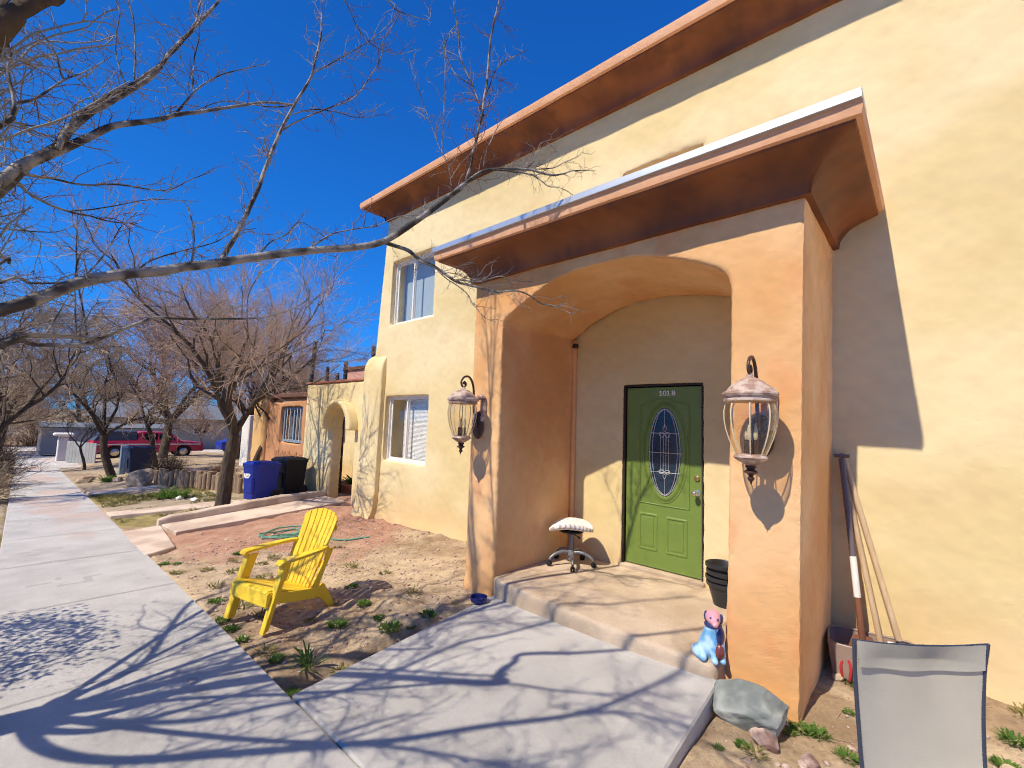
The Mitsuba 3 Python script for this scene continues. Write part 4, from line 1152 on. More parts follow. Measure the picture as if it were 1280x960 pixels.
# low rounded curb along the path
cb = thing('stucco_curb', 'low pale stucco curb running from the sidewalk to the arched gateway', 'curb')
cp = [(-9.2 - 0.45 * t, -1.50 + 3.04 * t) for t in np.linspace(0, 1, 24)]
v, f = [], []
pf = [(-0.12, -0.3), (-0.125, 0.09), (-0.10, 0.13), (0, 0.145), (0.10, 0.13), (0.125, 0.09), (0.12, -0.3)]
for n_, (x, y) in enumerate(cp):
    sc_ = 0.55 if n_ == 0 else (0.88 if n_ == 1 else 1.0)
    z0 = float(base_z(x, y)) + 0.02 + 0.006 * math.sin(n_ * 1.3)
    v += [(x + a_ * sc_, y - (0.05 if n_ == 0 else 0), z0 + (b_ if b_ < 0 else b_ * (0.7 if n_ == 0 else 1))) for a_, b_ in pf]
for n_ in range(23):
    for j_ in range(6):
        a_, b_ = n_ * 7 + j_, (n_ + 1) * 7 + j_
        f += [(a_, a_ + 1, b_ + 1), (a_, b_ + 1, b_)]
f += [(0, j_ + 1, j_) for j_ in range(1, 6)] + [(161, 161 + j_, 161 + j_ + 1) for j_ in range(1, 6)]
scene[cb] = mikit.ply(trimesh.Trimesh(np.array(v, float), np.array(f)[:, ::-1] if False else np.array(f), process=False), 'pale_path', 45)

# ------------------------------------------------------------------ wheeled bins
def wheeled_bin(key, x, y, rz, mat, seal=False, h=1.02, w=0.58, d=0.62):
    M_ = frame_of(x, y, dirt_z(x, y) + 0.005, rz)
    L_ = local(M_)
    bod = m3.CrossSection.square([w * 0.80, d * 0.78], True).offset(0.03, m3.JoinType.Round, 2, 12).extrude(h * 0.86, scale_top=[1.18, 1.18]).translate([0, 0, 0.06])
    part('body', L_(tm(bod)), mat, key, 30)
    part('rim', L_(tm(m3.CrossSection.square([w * 0.99, d * 0.97], True).offset(0.03, m3.JoinType.Round, 2, 12).extrude(0.05).translate([0, 0, h * 0.87]))), mat, key, 30)
    lid = m3.Manifold.batch_hull([m3.CrossSection.square([w, d], True).offset(0.03, m3.JoinType.Round, 2, 12).extrude(0.02).translate([0, 0, h * 0.925]), m3.CrossSection.square([w * 0.8, d * 0.7], True).offset(0.03, m3.JoinType.Round, 2, 12).extrude(0.02).translate([0, 0, h * 0.98])])
    part('lid', L_(tm(lid)), mat, key, 30)
    part('handle', L_(tube([(-w * 0.42, d * 0.53, h * 0.9), (-w * 0.42, d * 0.62, h * 0.93), (w * 0.42, d * 0.62, h * 0.93), (w * 0.42, d * 0.53, h * 0.9)], 0.016, 7)), mat, key, 40)
    for s in (-1, 1):
        wl_ = lathe([(0, -0.025), (0.10, -0.025), (0.12, -0.015), (0.12, 0.015), (0.10, 0.025), (0, 0.025)], n=20).apply_transform(trimesh.transformations.rotation_matrix(math.pi / 2, [0, 1, 0])).apply_translation([s * w * 0.46, d * 0.40, 0.12])
        part('wheel', L_(wl_), 'rubber', key, 40)
    part('front_panel', L_(cbox(-w * 0.30, w * 0.30, -d * 0.475, -d * 0.43, h * 0.25, h * 0.62, 0.01).apply_transform(trimesh.transformations.rotation_matrix(0.06, [1, 0, 0]))), mat, key, 30)
    if seal:
        dk = lathe([(0, 0), (0.105, 0), (0.105, 0.004), (0, 0.004)], n=28)
        dk = cat(dk)
        dk.apply_transform(trimesh.transformations.rotation_matrix(math.pi / 2, [1, 0, 0]))
        rot = trimesh.transformations.rotation_matrix(-0.085, [1, 0, 0])
        dk.apply_transform(rot).apply_translation([-0.10, -d * 0.503, h * 0.70])
        e_ = part('emblem', L_(dk), 'white_paint', key, 30)
        arrows = []
        for q_ in range(3):
            t0 = q_ * 2 * math.pi / 3 + 0.3
            arrows.append(tube([(0.05 * math.cos(t_), 0, 0.05 * math.sin(t_)) for t_ in np.linspace(t0, t0 + 1.35, 7)], [0.008, 0.008, 0.008, 0.008, 0.008, 0.013, 0.001], 5))
        ar_ = cat(*arrows)
        ar_.vertices[:, 1] *= 0.25
        ar_.apply_transform(rot).apply_translation([-0.10, -d * 0.503 - 0.004, h * 0.70])
        part('arrows', L_(ar_), mat, e_, 30)
    return key


wheeled_bin(thing('recycling_bin', 'blue wheeled bin with round white emblem beside the low curb', 'bin'), -10.12, 0.36, 0.28, 'bin_blue', True, 0.84, 0.46, 0.50)
wheeled_bin(thing('trash_bin', 'black wheeled bin between the blue bin and the garden wall', 'bin'), -10.40, 1.05, 0.22, 'bin_black', False, 0.86, 0.52, 0.52)
wheeled_bin(thing('trash_bin', 'dark navy wheeled bin behind the tan boulder in front of the pickup', 'bin'), -19.7, -0.28, 0.2, 'navy_plastic', False, 0.95, 0.60, 0.7)
pb = thing('short_post', 'short blue grey post beside the navy bin', 'post')
scene[pb] = mikit.ply(cbox(-20.55, -20.38, -0.66, -0.48, -0.6, 0.48, 0.02), 'post_blue', 30)

# ------------------------------------------------------------------ neighbours' buildings
bh = thing('brown_house', 'brown orange stucco house beyond the garden wall', 'house')
bw_ = mbox(-17.2, -12.95, 2.6, 9.0, -0.7, 2.30) - mbox(-15.25, -13.6, 2.0, 2.9, 0.85, 2.02)
part('wall', soften(bw_, 0.25, 1, 0.02, 0.9, 14), 'brown_stucco', bh, 40)
part('parapet', cbox(-17.3, -12.85, 2.5, 9.1, 2.28, 2.44, 0.03), 'brown_roof', bh, 30)
part('corner_pier', soften(mbox(-17.25, -16.25, 2.42, 3.2, -0.7, 2.32), 0.15, 3, 0.02, 1.2, 15), 'ochre_stucco', bh, 40)
wf = mbox(-15.22, -13.63, 2.72, 2.80, 0.88, 1.99)
for a_, b_ in ((-15.15, -14.48), (-14.40, -13.70)):
    wf = wf - mbox(a_, b_, 2.0, 3.0, 0.96, 1.91)
bwk = part('window', tm(wf), 'post_blue', bh, False)
for a_, b_ in ((-15.15, -14.48), (-14.40, -13.70)):
    part('pane', (np.array([(a_, 2.76, 0.96), (b_, 2.76, 0.96), (b_, 2.76, 1.91), (a_, 2.76, 1.91)]), np.array([[0, 1, 2, 3]])), 'window_glass', bwk, False)
    for q_ in range(1, 3):
        xx = a_ + (b_ - a_) * q_ / 3
        part('bar', tube([(xx, 2.70, 0.9), (xx, 2.70, 1.97)], 0.012, 5), 'white_paint', bwk, True)
part('room', cbox(-15.24, -13.61, 2.88, 2.895, 0.86, 2.01, 0.001), 'room_dark', bh, False)
fn = thing('board_fence', 'short brown fence of upright boards in front of the brown house', 'fence')
for q_ in range(15):
    x = -14.7 + q_ * 0.165
    part('board', cbox(x, x + 0.145, 2.30, 2.33, -0.25, 0.62 + 0.05 * math.sin(q_ * 2.3), 0.008), 'board_wood', fn, False)
for zz in (0.05, 0.45):
    part('rail', cbox(-14.75, -12.2, 2.333, 2.37, zz, zz + 0.07, 0.006), 'board_wood', fn, False)
wh2 = thing('cream_wall', 'pale cream wall end beyond the brown house', 'wall')
scene[wh2] = mikit.ply(cbox(-20.1, -19.3, 3.0, 4.2, -0.6, 1.7, 0.03), 'house_white', 30)
pk = thing('pink_building', 'pink upper storey of a far building above the garden wall', 'building')
part('wall', cbox(-23.5, -17.0, 9.0, 15.0, -0.5, 4.35, 0.03), 'pink_stucco', pk, False)
part('parapet', cbox(-23.6, -16.9, 8.9, 15.1, 4.33, 4.52, 0.02), 'brown_roof', pk, False)
part('window', cbox(-20.6, -18.0, 8.96, 9.02, 3.0, 3.55, 0.01), 'brown_roof', pk, False)
part('antenna', tube([(-20.4, 9.6, 4.5), (-20.4, 9.6, 5.3)], 0.02, 5), 'white_paint', pk, True)
for (bx1, by1, d_, z1, r_, lab) in [(-0.916, 0.401, 13.3, 3.72, 0.055, 'tall leaning dark post above the left end of the garden wall'), (-0.903, 0.429, 12.6, 2.98, 0.045, 'short dark post above the garden wall, right of the tall post'),
                                    (-0.888, 0.46, 12.0, 3.08, 0.05, 'dark post in front of the pink building'), (-0.863, 0.506, 12.6, 3.62, 0.05, 'dark post close to the left corner of the cream house'), (-0.894, 0.447, 12.3, 2.82, 0.035, 'shortest dark post above the garden wall')]:
    k = thing('metal_post', lab, 'post')
    x, y = CAM[0] + bx1 * d_, CAM[1] + by1 * d_
    scene[k] = mikit.ply(tube([(x + 0.05, y, -0.4), (x, y, z1 * 0.6), (x - 0.02 - (0.10 if z1 > 3.65 else 0) * -1.6, y, z1)], r_, 8), 'post_metal', True)
wh = thing('white_house', 'far white house with grey roof behind the red pickup', 'house')
part('wall', tm(mbox(-56, -49, 2.0, 15.0, -1.9, 1.25) - mbox(-49.2, -48, 4.6, 5.8, -0.2, 0.9) - mbox(-49.2, -48, 8.0, 9.4, -0.2, 0.9)), 'house_pale', wh, False)
part('roof', tm(mprism([(-57, 1.2), (-52.5, 2.5), (-48.2, 1.2)], 1.4, 15.6)), 'roof_grey', wh, False)
for a_, b_ in ((4.6, 5.8), (8.0, 9.4)):
    k_ = part('window', tm(mbox(-49.12, -49.0, a_ + .01, b_ - .01, -0.19, 0.89) - mbox(-50, -48, a_ + 0.1, (a_ + b_) / 2 - 0.04, -0.1, 0.8) - mbox(-50, -48, (a_ + b_) / 2 + 0.04, b_ - 0.1, -0.1, 0.8)), 'white_paint', wh, False)
    part('pane', cbox(-49.19, -49.13, a_ + 0.02, b_ - 0.02, -0.18, 0.88, 0.005), 'truck_glass', k_, False)
tr = thing('grey_trailer', 'long grey box trailer behind the red pickup', 'trailer')
part('box', cbox(-43.0, -40.2, -2.0, 4.6, -1.15, 0.55, 0.06), 'grey_board', tr, 20)
part('roof', tm(mprism([(-43.1, 0.55), (-41.6, 0.82), (-40.1, 0.55)], -2.05, 4.65)), 'roof_grey', tr, 20)
gb = thing('board_wall', 'low grey board wall beside the far sidewalk', 'wall')
for q_ in range(9):
    t_ = q_ / 9
    part('board', beam((-31.4 + 2.4 * t_, -1.30 + 0.86 * t_, -0.42), (-31.4 + 2.4 * (t_ + 0.105), -1.30 + 0.86 * (t_ + 0.105), -0.42), 0.04, 1.05), 'grey_board', gb, False)
gp_ = thing('gate_post', 'white masonry post with flat cap at the far end of the sidewalk', 'post')
part('shaft', cbox(-33.75, -33.3, -1.55, -1.15, -1.2, 0.25, 0.03), 'house_white', gp_, 30)
part('cap', cbox(-33.95, -33.1, -1.75, -0.95, 0.25, 0.42, 0.06), 'house_white', gp_, 30)

# ------------------------------------------------------------------ vehicles
def vehicle(key, loc, rz, prof, W, wheels, mat, wins, r=0.36, shell=None):
    MV_ = frame_of(*loc, rz)
    MV_[:3, :3] *= 0.87
    L_ = local(MV_)
    top = max(z for _, z in prof)
    # body: profile (along, up) extruded across, narrowing above the belt line
    mm = mprism(prof, -W / 2, W / 2, 'xz').refine_to_length(0.12)
    for a_ in wheels:
        mm = mm - m3.Manifold.cylinder(W + 1, r * 1.16, circular_segments=28).rotate([90, 0, 0]).translate([a_, W / 2 + 0.5, r]) * 1 if False else mm - m3.Manifold.cylinder(0.5, r * 1.16, circular_segments=28).rotate([90, 0, 0]).translate([a_, W / 2 + 0.22, r]) - m3.Manifold.cylinder(0.5, r * 1.16, circular_segments=28).rotate([90, 0, 0]).translate([a_, -W / 2 + 0.28, r])
    mb_ = tm(mm)
    vv_ = np.array(mb_.vertices)
    k_ = np.clip((vv_[:, 2] - 0.95) / 0.8, 0, 1)
    vv_[:, 1] *= 1 - 0.22 * k_ - 0.05 * np.clip((0.55 - vv_[:, 2]) / 0.3, 0, 1)
    e_ = np.abs(vv_[:, 0] - (prof[0][0] + prof[1][0]) / 2)
    mb_.vertices = vv_
    part('body', L_(mb_), mat, key, 28)
    for a_ in wheels:
        for s in (-1, 1):
            ty = lathe([(r * 0.62, -0.11), (r * 0.94, -0.11), (r, -0.07), (r, 0.07), (r * 0.94, 0.11), (r * 0.62, 0.11)], n=26)
            rm_ = lathe([(0, -0.09), (r * 0.3, -0.095), (r * 0.62, -0.06), (r * 0.62, 0.06), (r * 0.3, 0.095), (0, 0.09)], n=20)
            for m_ in (ty, rm_):
                m_.apply_transform(trimesh.transformations.rotation_matrix(math.pi / 2, [1, 0, 0])).apply_translation([a_, s * (W / 2 - 0.12), r])
            wk = part('wheel', L_(ty), 'rubber', key, 40)
            part('rim', L_(rm_), 'chrome', wk, 40)
    for poly in wins:
        for s in (-1, 1):
            z_ = np.array([q_[1] for q_ in poly])
            yy = s * (W / 2 * (1 - 0.22 * np.clip((z_ - 0.95) / 0.8, 0, 1)) + 0.006)
            n_ = len(poly)
            pv = np.array([(q_[0], y__, q_[1]) for q_, y__ in zip(poly, yy)])
            part('window', L_(trimesh.Trimesh(pv, np.array([(0, i_, i_ + 1) if s < 0 else (0, i_ + 1, i_) for i_ in range(1, n_ - 1)]), process=False)), 'truck_glass', key, False)
    return L_


pu = thing('pickup_truck', 'red pickup truck with camper shell parked across the driveway', 'pickup truck')
prof = [(0, 0.42), (5.75, 0.42), (5.8, 0.75), (5.7, 1.0), (4.45, 1.10), (3.85, 1.66), (2.35, 1.70), (2.15, 1.62), (2.10, 1.15), (0.0, 1.12), (-0.05, 0.7)]
Lt = vehicle(pu, (-33.2, -0.25, float(base_z(-33, 1)) - 0.05), math.pi / 2, prof, 1.95, (1.05, 4.65), 'truck_red', [[(2.45, 1.16), (3.15, 1.16), (3.15, 1.60), (2.45, 1.60)], [(3.25, 1.16), (4.15, 1.16), (3.85, 1.58), (3.25, 1.60)]], 0.40)
part('camper_shell', Lt(tm(mprism([(0.0, 1.125), (2.08, 1.125), (2.06, 1.72), (0.35, 1.72)], -0.86, 0.86))), 'truck_cover', pu, 25)
part('side_stripe', Lt(cat(cbox(0.0, 5.6, -0.985, -0.978, 0.86, 0.93, 0.002), cbox(0.0, 5.6, 0.978, 0.985, 0.86, 0.93, 0.002))), 'white_paint', pu, False)
part('bumper', Lt(cbox(-0.16, -0.03, -0.95, 0.95, 0.45, 0.62, 0.03)), 'chrome', pu, 30)
for s in (-1, 1):
    part('tail_light', Lt(cbox(-0.065, 0.05, s * 0.9 - 0.08, s * 0.9 + 0.08, 0.78, 1.05, 0.01)), 'tail_red', pu, 30)
    part('headlight', Lt(cbox(5.74, 5.81, s * 0.75 - 0.15, s * 0.75 + 0.15, 0.72, 0.88, 0.01)), 'white_paint', pu, 30)
bc = thing('parked_car', 'small blue car mostly hidden behind the tree trunk left of the bins', 'car')
prof = [(0, 0.30), (4.2, 0.30), (4.25, 0.65), (3.4, 0.88), (2.85, 1.38), (1.2, 1.42), (0.45, 0.98), (0.0, 0.92), (-0.03, 0.6)]
vehicle(bc, (-39.0, 7.4, float(base_z(-39, 8)) - 0.02), math.pi / 2, prof, 1.7, (0.8, 3.3), 'bin_blue', [[(0.75, 0.95), (1.9, 0.95), (1.9, 1.34), (1.25, 1.34)], [(2.0, 0.95), (3.1, 0.95), (2.8, 1.32), (2.0, 1.34)]], 0.31)

# ------------------------------------------------------------------ edging logs, boulder, stones
le = thing('log_edging', 'row of upright cut logs edging the neighbouring bed', 'log edging')
for q_ in range(30):
    t_ = q_ / 29
    x, y = -15.6 + 3.9 * t_, -0.45 + 0.95 * t_ + 0.05 * math.sin(q_)
    r_ = 0.062 + 0.010 * math.sin(q_ * 1.7)
    z_ = float(base_z(x, y))
    lg = tube([(x, y, z_ - 0.1), (x + 0.01 * math.sin(q_ * 3), y, z_ + 0.38 + 0.05 * math.sin(q_ * 2.1))], r_, 9)
    part('log', lg, 'log_wood', le, 40)
bo = thing('boulder', 'tan boulder on the neighbouring bed beside the navy bin', 'rock')
scene[bo] = mikit.ply(blob((0.42, 0.36, 0.34), 41, 4, 0.15, 1.6, facet=14).apply_translation([-16.0, -0.72, -0.22]), 'rock_tan', 28)
for q_, (x, y, s_, lab) in enumerate([(-19.3, -1.62, 0.26, 'yellowish flat rock at the edge of the far sidewalk bed'), (-19.9, -1.45, 0.22, 'second yellowish rock just behind the flat one'), (-18.2, -0.95, 0.20, 'pale rock by the foot of the forked tree'),
                                      (-12.2, -0.62, 0.11, 'white stone beside the spiky green plants'), (-11.7, -0.45, 0.10, 'white stone right of the spiky green plants'), (-14.9, 0.55, 0.2, 'tan rock behind the log edging'), (-17.5, 0.6, 0.25, 'reddish rock on the far bed near the leaning tree'),
                                      (-10.0, -1.2, 0.05, 'small stone on the dry grass near the curb end'), (-7.3, -1.05, 0.04, 'small pale stone on the reddish soil'), (-8.0, -1.2, 0.035, 'small stone on the reddish soil near the path')]):
    k = thing('stone', lab, 'stone')
    scene[k] = mikit.ply(blob((s_, s_ * 0.8, s_ * 0.55), 50 + q_, 3, 0.2, 1.6, facet=9).apply_translation([x, y, dirt_z(x, y) + s_ * 0.2]), 'rock_tan' if q_ not in (3, 4) else 'house_white', 28)

# ------------------------------------------------------------------ weeds
def tuft(seed, n=46, r=0.075, h=0.06, broad=0.009):
    g_ = np.random.default_rng(seed)
    vs, fs = [], []
    for _ in range(n):
        a_, rr = g_.uniform(0, 2 * math.pi), r * math.sqrt(g_.uniform(0, 1)) * 0.75
        x, y = rr * math.cos(a_), rr * math.sin(a_)
        d_ = a_ + g_.normal(0, 0.7)
        L_, up_ = g_.uniform(0.5, 1.2) * h, g_.uniform(0.25, 1.0)
        w_ = broad * g_.uniform(0.6, 1.3)
        dx_, dy_ = math.cos(d_), math.sin(d_)
        b0 = len(vs)
        for t_, ww in ((0, 0.5), (0.45, 1.0), (0.8, 0.75), (1.0, 0.08)):
            hx_ = L_ * t_ * (1 - 0.5 * up_) * 1.1
            hz_ = L_ * up_ * (t_ - 0.45 * t_ * t_) * 1.3
            px_, py_ = x + dx_ * hx_, y + dy_ * hx_
            vs += [(px_ - dy_ * w_ * ww, py_ + dx_ * w_ * ww, hz_), (px_ + dy_ * w_ * ww, py_ - dx_ * w_ * ww, hz_)]
        for q_ in range(3):
            fs += [(b0 + 2 * q_, b0 + 2 * q_ + 1, b0 + 2 * q_ + 3), (b0 + 2 * q_, b0 + 2 * q_ + 3, b0 + 2 * q_ + 2)]
    return trimesh.Trimesh(np.array(vs), np.array(fs), process=False)


TUFTS = [mikit.ply(tuft(60 + q_, 120, 0.075, 0.042 + 0.008 * q_, 0.0042 + 0.0012 * (q_ % 3)), 'leaf_green', True) for q_ in range(4)]
TUFTS += [mikit.ply(tuft(70, 46, 0.08, 0.07, 0.005), 'leaf_olive', True), mikit.ply(tuft(71, 70, 0.11, 0.035, 0.008), 'leaf_olive', True)]
weeds = [('small weed on the dirt near the path apron', 'weeds near the path apron', [(-6.55, -1.95, 1.0, 1), (-6.35, -1.86, .9, 0), (-5.95, -1.93, 1.1, 5), (-5.85, -1.66, 1.1, 5), (-6.3, -1.2, 1.0, 2), (-5.5, -1.5, 1.2, 5), (-5.2, -1.75, 1.1, 4), (-5.05, -1.32, 1.3, 5), (-5.6, -1.15, 1.0, 5), (-6.0, -1.35, .9, 4), (-5.75, -0.95, 1.1, 5), (-5.3, -0.8, 1.1, 1), (-4.95, -1.0, 1.2, 5)]),
         ('weed along the sidewalk edge by the yellow chair', 'weeds along the sidewalk edge by the chair', [(-4.62, -1.9, 1.1, 1), (-4.75, -1.6, 1.0, 5), (-4.1, -1.99, 1.2, 0), (-4.3, -1.75, 1.5, 4), (-4.0, -1.7, 1.1, 4), (-3.86, -2.0, 1.1, 1), (-3.2, -1.95, 1.0, 4), (-3.05, -1.93, .9, 2), (-4.45, -1.35, 1.0, 5), (-3.55, -2.0, .8, 2)]),
         ('low weed among the ruts behind the yellow chair', 'weeds among the ruts behind the chair', [(-3.24, -1.36, 1.3, 3), (-3.45, -1.0, 1.0, 2), (-3.1, -1.05, .8, 2), (-3.93, -0.86, 1.1, 1), (-3.3, -0.55, 1.0, 4), (-4.6, -0.5, 1.2, 4), (-4.1, -0.35, 1.0, 5), (-3.7, -1.18, .9, 4), (-5.6, -0.15, .9, 5), (-3.55, -1.45, .8, 5)]),
         ('dark green weed at the edge of the garden walk', 'weeds at the walk edge', [(-2.82, -1.115, 1.4, 3), (-2.82, -0.73, 1.2, 2), (-2.76, -0.95, .7, 1), (-2.68, -1.62, .9, 4), (-2.66, -1.35, .7, 2), (-2.83, -0.4, .6, 4)]),
         ('weed in the joint of sidewalk and garden walk', 'weeds in the joint', [(-2.5, -2.06, 1.3, 3), (-1.965, -2.062, 1.05, 2), (-2.62, -2.0, 1.1, 1)]),
         ('green weed clump before the right pier', 'weeds in front of the right pier', [(-0.06, -0.06, 1.1, 1), (0.01, -0.03, 1.0, 3), (-0.11, -0.15, .7, 0), (-0.12, -0.02, .7, 4)]),
         ('green weed on the dirt left of the sling chair', 'weeds left of the sling chair', [(-0.505, -0.68, .9, 1), (-0.19, -0.55, .8, 4), (-0.36, -0.62, .5, 0), (0.17, -0.17, .9, 3), (0.12, 0.30, .6, 0), (0.09, 0.74, 1.1, 3), (0.15, 0.68, .9, 4), (-0.27, -0.5, .6, 2)]),
         ('green weed on the dirt right of the sling chair', 'weeds right of the sling chair', [(0.95, 1.0, 1.1, 4), (0.86, 0.62, 1.1, 3), (0.80, 0.35, .9, 2), (1.3, 0.7, 1.0, 3), (0.6, 0.95, .8, 4)])]
def pixel_x(x, y, z):
    d_ = V(x, y, z) - CAM
    r2 = math.cos(ROLL) * _r + math.sin(ROLL) * _u
    return float(d_ @ r2 / (d_ @ _f))


ORD = ['leftmost', 'second from the left', 'third from the left', 'fourth from the left', 'fifth from the left', 'sixth from the left', 'seventh from the left', 'eighth from the left', 'ninth from the left', 'tenth from the left', 'eleventh from the left', 'twelfth from the left', 'thirteenth from the left', 'fourteenth from the left', 'fifteenth from the left', 'sixteenth from the left', 'seventeenth from the left', 'eighteenth from the left', 'rightmost']


def ordinal(i_, n_):
    return 'rightmost' if i_ == n_ - 1 else ORD[i_]


for lab, grp, items in weeds:
    items = sorted(items, key=lambda w_: pixel_x(w_[0], w_[1], -0.1))
    for i_, (x, y, s_, q_) in enumerate(items):
        k = thing('weed', lab + ', ' + ordinal(i_, len(items)), 'weed', grp)
        scene[k] = {**TUFTS[q_], 'to_world': T().translate([x, y, dirt_z(x, y) + 0.002]).rotate([0, 0, 1], R.uniform(0, 360)).scale(s_ * 0.86)}
ag = thing('spiky_plant', 'grassy plant with long stiff blades in the corner by the joint', 'plant')
scene[ag] = mikit.ply(tuft(80, 34, 0.06, 0.20, 0.006).apply_translation([-2.80, -1.80, dirt_z(-2.80, -1.80)]), 'leaf_green', True)
for x, y, s_, lab in [(-12.75, -0.75, 1.0, 'left of the two spiky dark green plants before the log edging'), (-12.35, -0.55, 0.8, 'right of the two spiky dark green plants before the log edging'), (-18.6, -1.15, 0.9, 'leafy green plant by the forked tree')]:
    k = thing('spiky_plant', lab, 'plant')
    scene[k] = mikit.ply(tuft(int(81 + 7 * s_), 70, 0.16, 0.38 * s_, 0.020).apply_translation([x, y, dirt_z(x, y)]), 'leaf_green', True)
for x, y, lab in [(-10.2, 2.75, 'green shrub seen through the arched gateway'), (-9.6, 2.9, 'second low green shrub seen through the arched gateway')]:
    k = thing('green_shrub', lab, 'shrub')
    scene[k] = mikit.ply(tuft(90, 160, 0.34, 0.42, 0.03).apply_translation([x, y, 0.0]), 'leaf_green', True)

# dry lawn beyond the path: uncountable
g_ = np.random.default_rng(5)
bl_ = []
T0 = [tuft(100 + q_, 10, 0.06, 0.075, 0.006) for q_ in range(5)]
for _ in range(1500):
    x, y = g_.uniform(-15.2, -9.6), g_.uniform(-1.85, 0.1)
    if abs(x - (-11.3 + 0.33 * (y + 1.93))) < 0.45 or meshkit.noise(V(x * 0.9, y * 1.3, 3.0)) < 0.42:
        continue
    bl_.append(place(T0[g_.integers(5)], (x, y, dirt_z(x, y)), g_.uniform(0, 6), g_.uniform(0.6, 1.2)))
for _ in range(900):
    x, y = g_.uniform(-14.0, -3.6), g_.uniform(-4.4, -3.42)
    if y > side_l(x) - 0.05:
        continue
    bl_.append(place(T0[g_.integers(5)], (x, y, dirt_z(x, y)), g_.uniform(0, 6), g_.uniform(0.6, 1.3)))
k = struct('dry_grass', cat(*bl_), 'leaf_olive', True, kind='stuff')
labels[k].update({'label': 'short dry grass on the neighbouring lawn and the strip beside the sidewalk', 'category': 'grass'})
# clods, gravel and litter on the bare dirt
cl_ = []
C0 = [blob((1, 0.85, 0.6), 200 + q_, 1, 0.3, 1.5) for q_ in range(6)]
for _ in range(5200):
    if g_.uniform() < 0.8:
        x, y = g_.uniform(-7.2, -2.75), g_.uniform(-2.0, 1.1)
    else:
        x, y = g_.uniform(-0.5, 1.5), g_.uniform(-1.4, 1.1)
    if -2.78 < x < -0.46 and y > -2.1 or (x > -3.2 and x < 0.02 and y > -0.02):
        continue
    s_ = 0.004 + 0.017 * g_.uniform() ** 4
    cl_.append(place(C0[g_.integers(6)], (x, y, dirt_z(x, y) + s_ * 0.25), g_.uniform(0, 6), s_))
k = struct('gravel', cat(*cl_), 'rock_pink', False, kind='stuff')
labels[k].update({'label': 'fine gravel and clods scattered over the bare dirt', 'category': 'gravel'})
tw_ = []
for _ in range(420):
    x, y = g_.uniform(-6.5, -2.8), g_.uniform(-2.0, 1.0)
    if g_.uniform() < 0.25:
        x, y = g_.uniform(-0.45, 1.3), g_.uniform(-1.2, 1.0)
        if x < 0.02 and y > -0.05:
            continue
    a_, L_ = g_.uniform(0, math.pi), g_.uniform(0.04, 0.16)
    p_ = [(x + L_ * t_ * math.cos(a_), y + L_ * t_ * math.sin(a_)) for t_ in (-0.5, 0.1, 0.5)]
    tw_.append(tube([(px_, py_, dirt_z(px_, py_) + 0.006) for px_, py_ in p_], 0.0018, 3, caps=False))
k = struct('twig_litter', cat(*tw_), 'twig_tan', True, kind='stuff')
labels[k].update({'label': 'dry twig litter scattered on the bare dirt', 'category': 'twigs'})

# ------------------------------------------------------------------ bare trees
def wander(p, d, L, n, g, jit, up=0.0):
    pts = [np.array(p, float)]
    d = np.array(d, float)
    for _ in range(n):
        d = d + g.normal(size=3) * jit + V(0, 0, up)
        d /= np.linalg.norm(d)
        pts.append(pts[-1] + d * L / n)
    return np.array(pts), d


def side_dir(d, ang, az):
    d = d / np.linalg.norm(d)
    a = np.cross(d, [0, 0, 1.0] if abs(d[2]) < 0.95 else [1.0, 0, 0])
    a /= np.linalg.norm(a)
    b = np.cross(d, a)
    return d * math.cos(ang) + (a * math.cos(az) + b * math.sin(az)) * math.sin(ang)


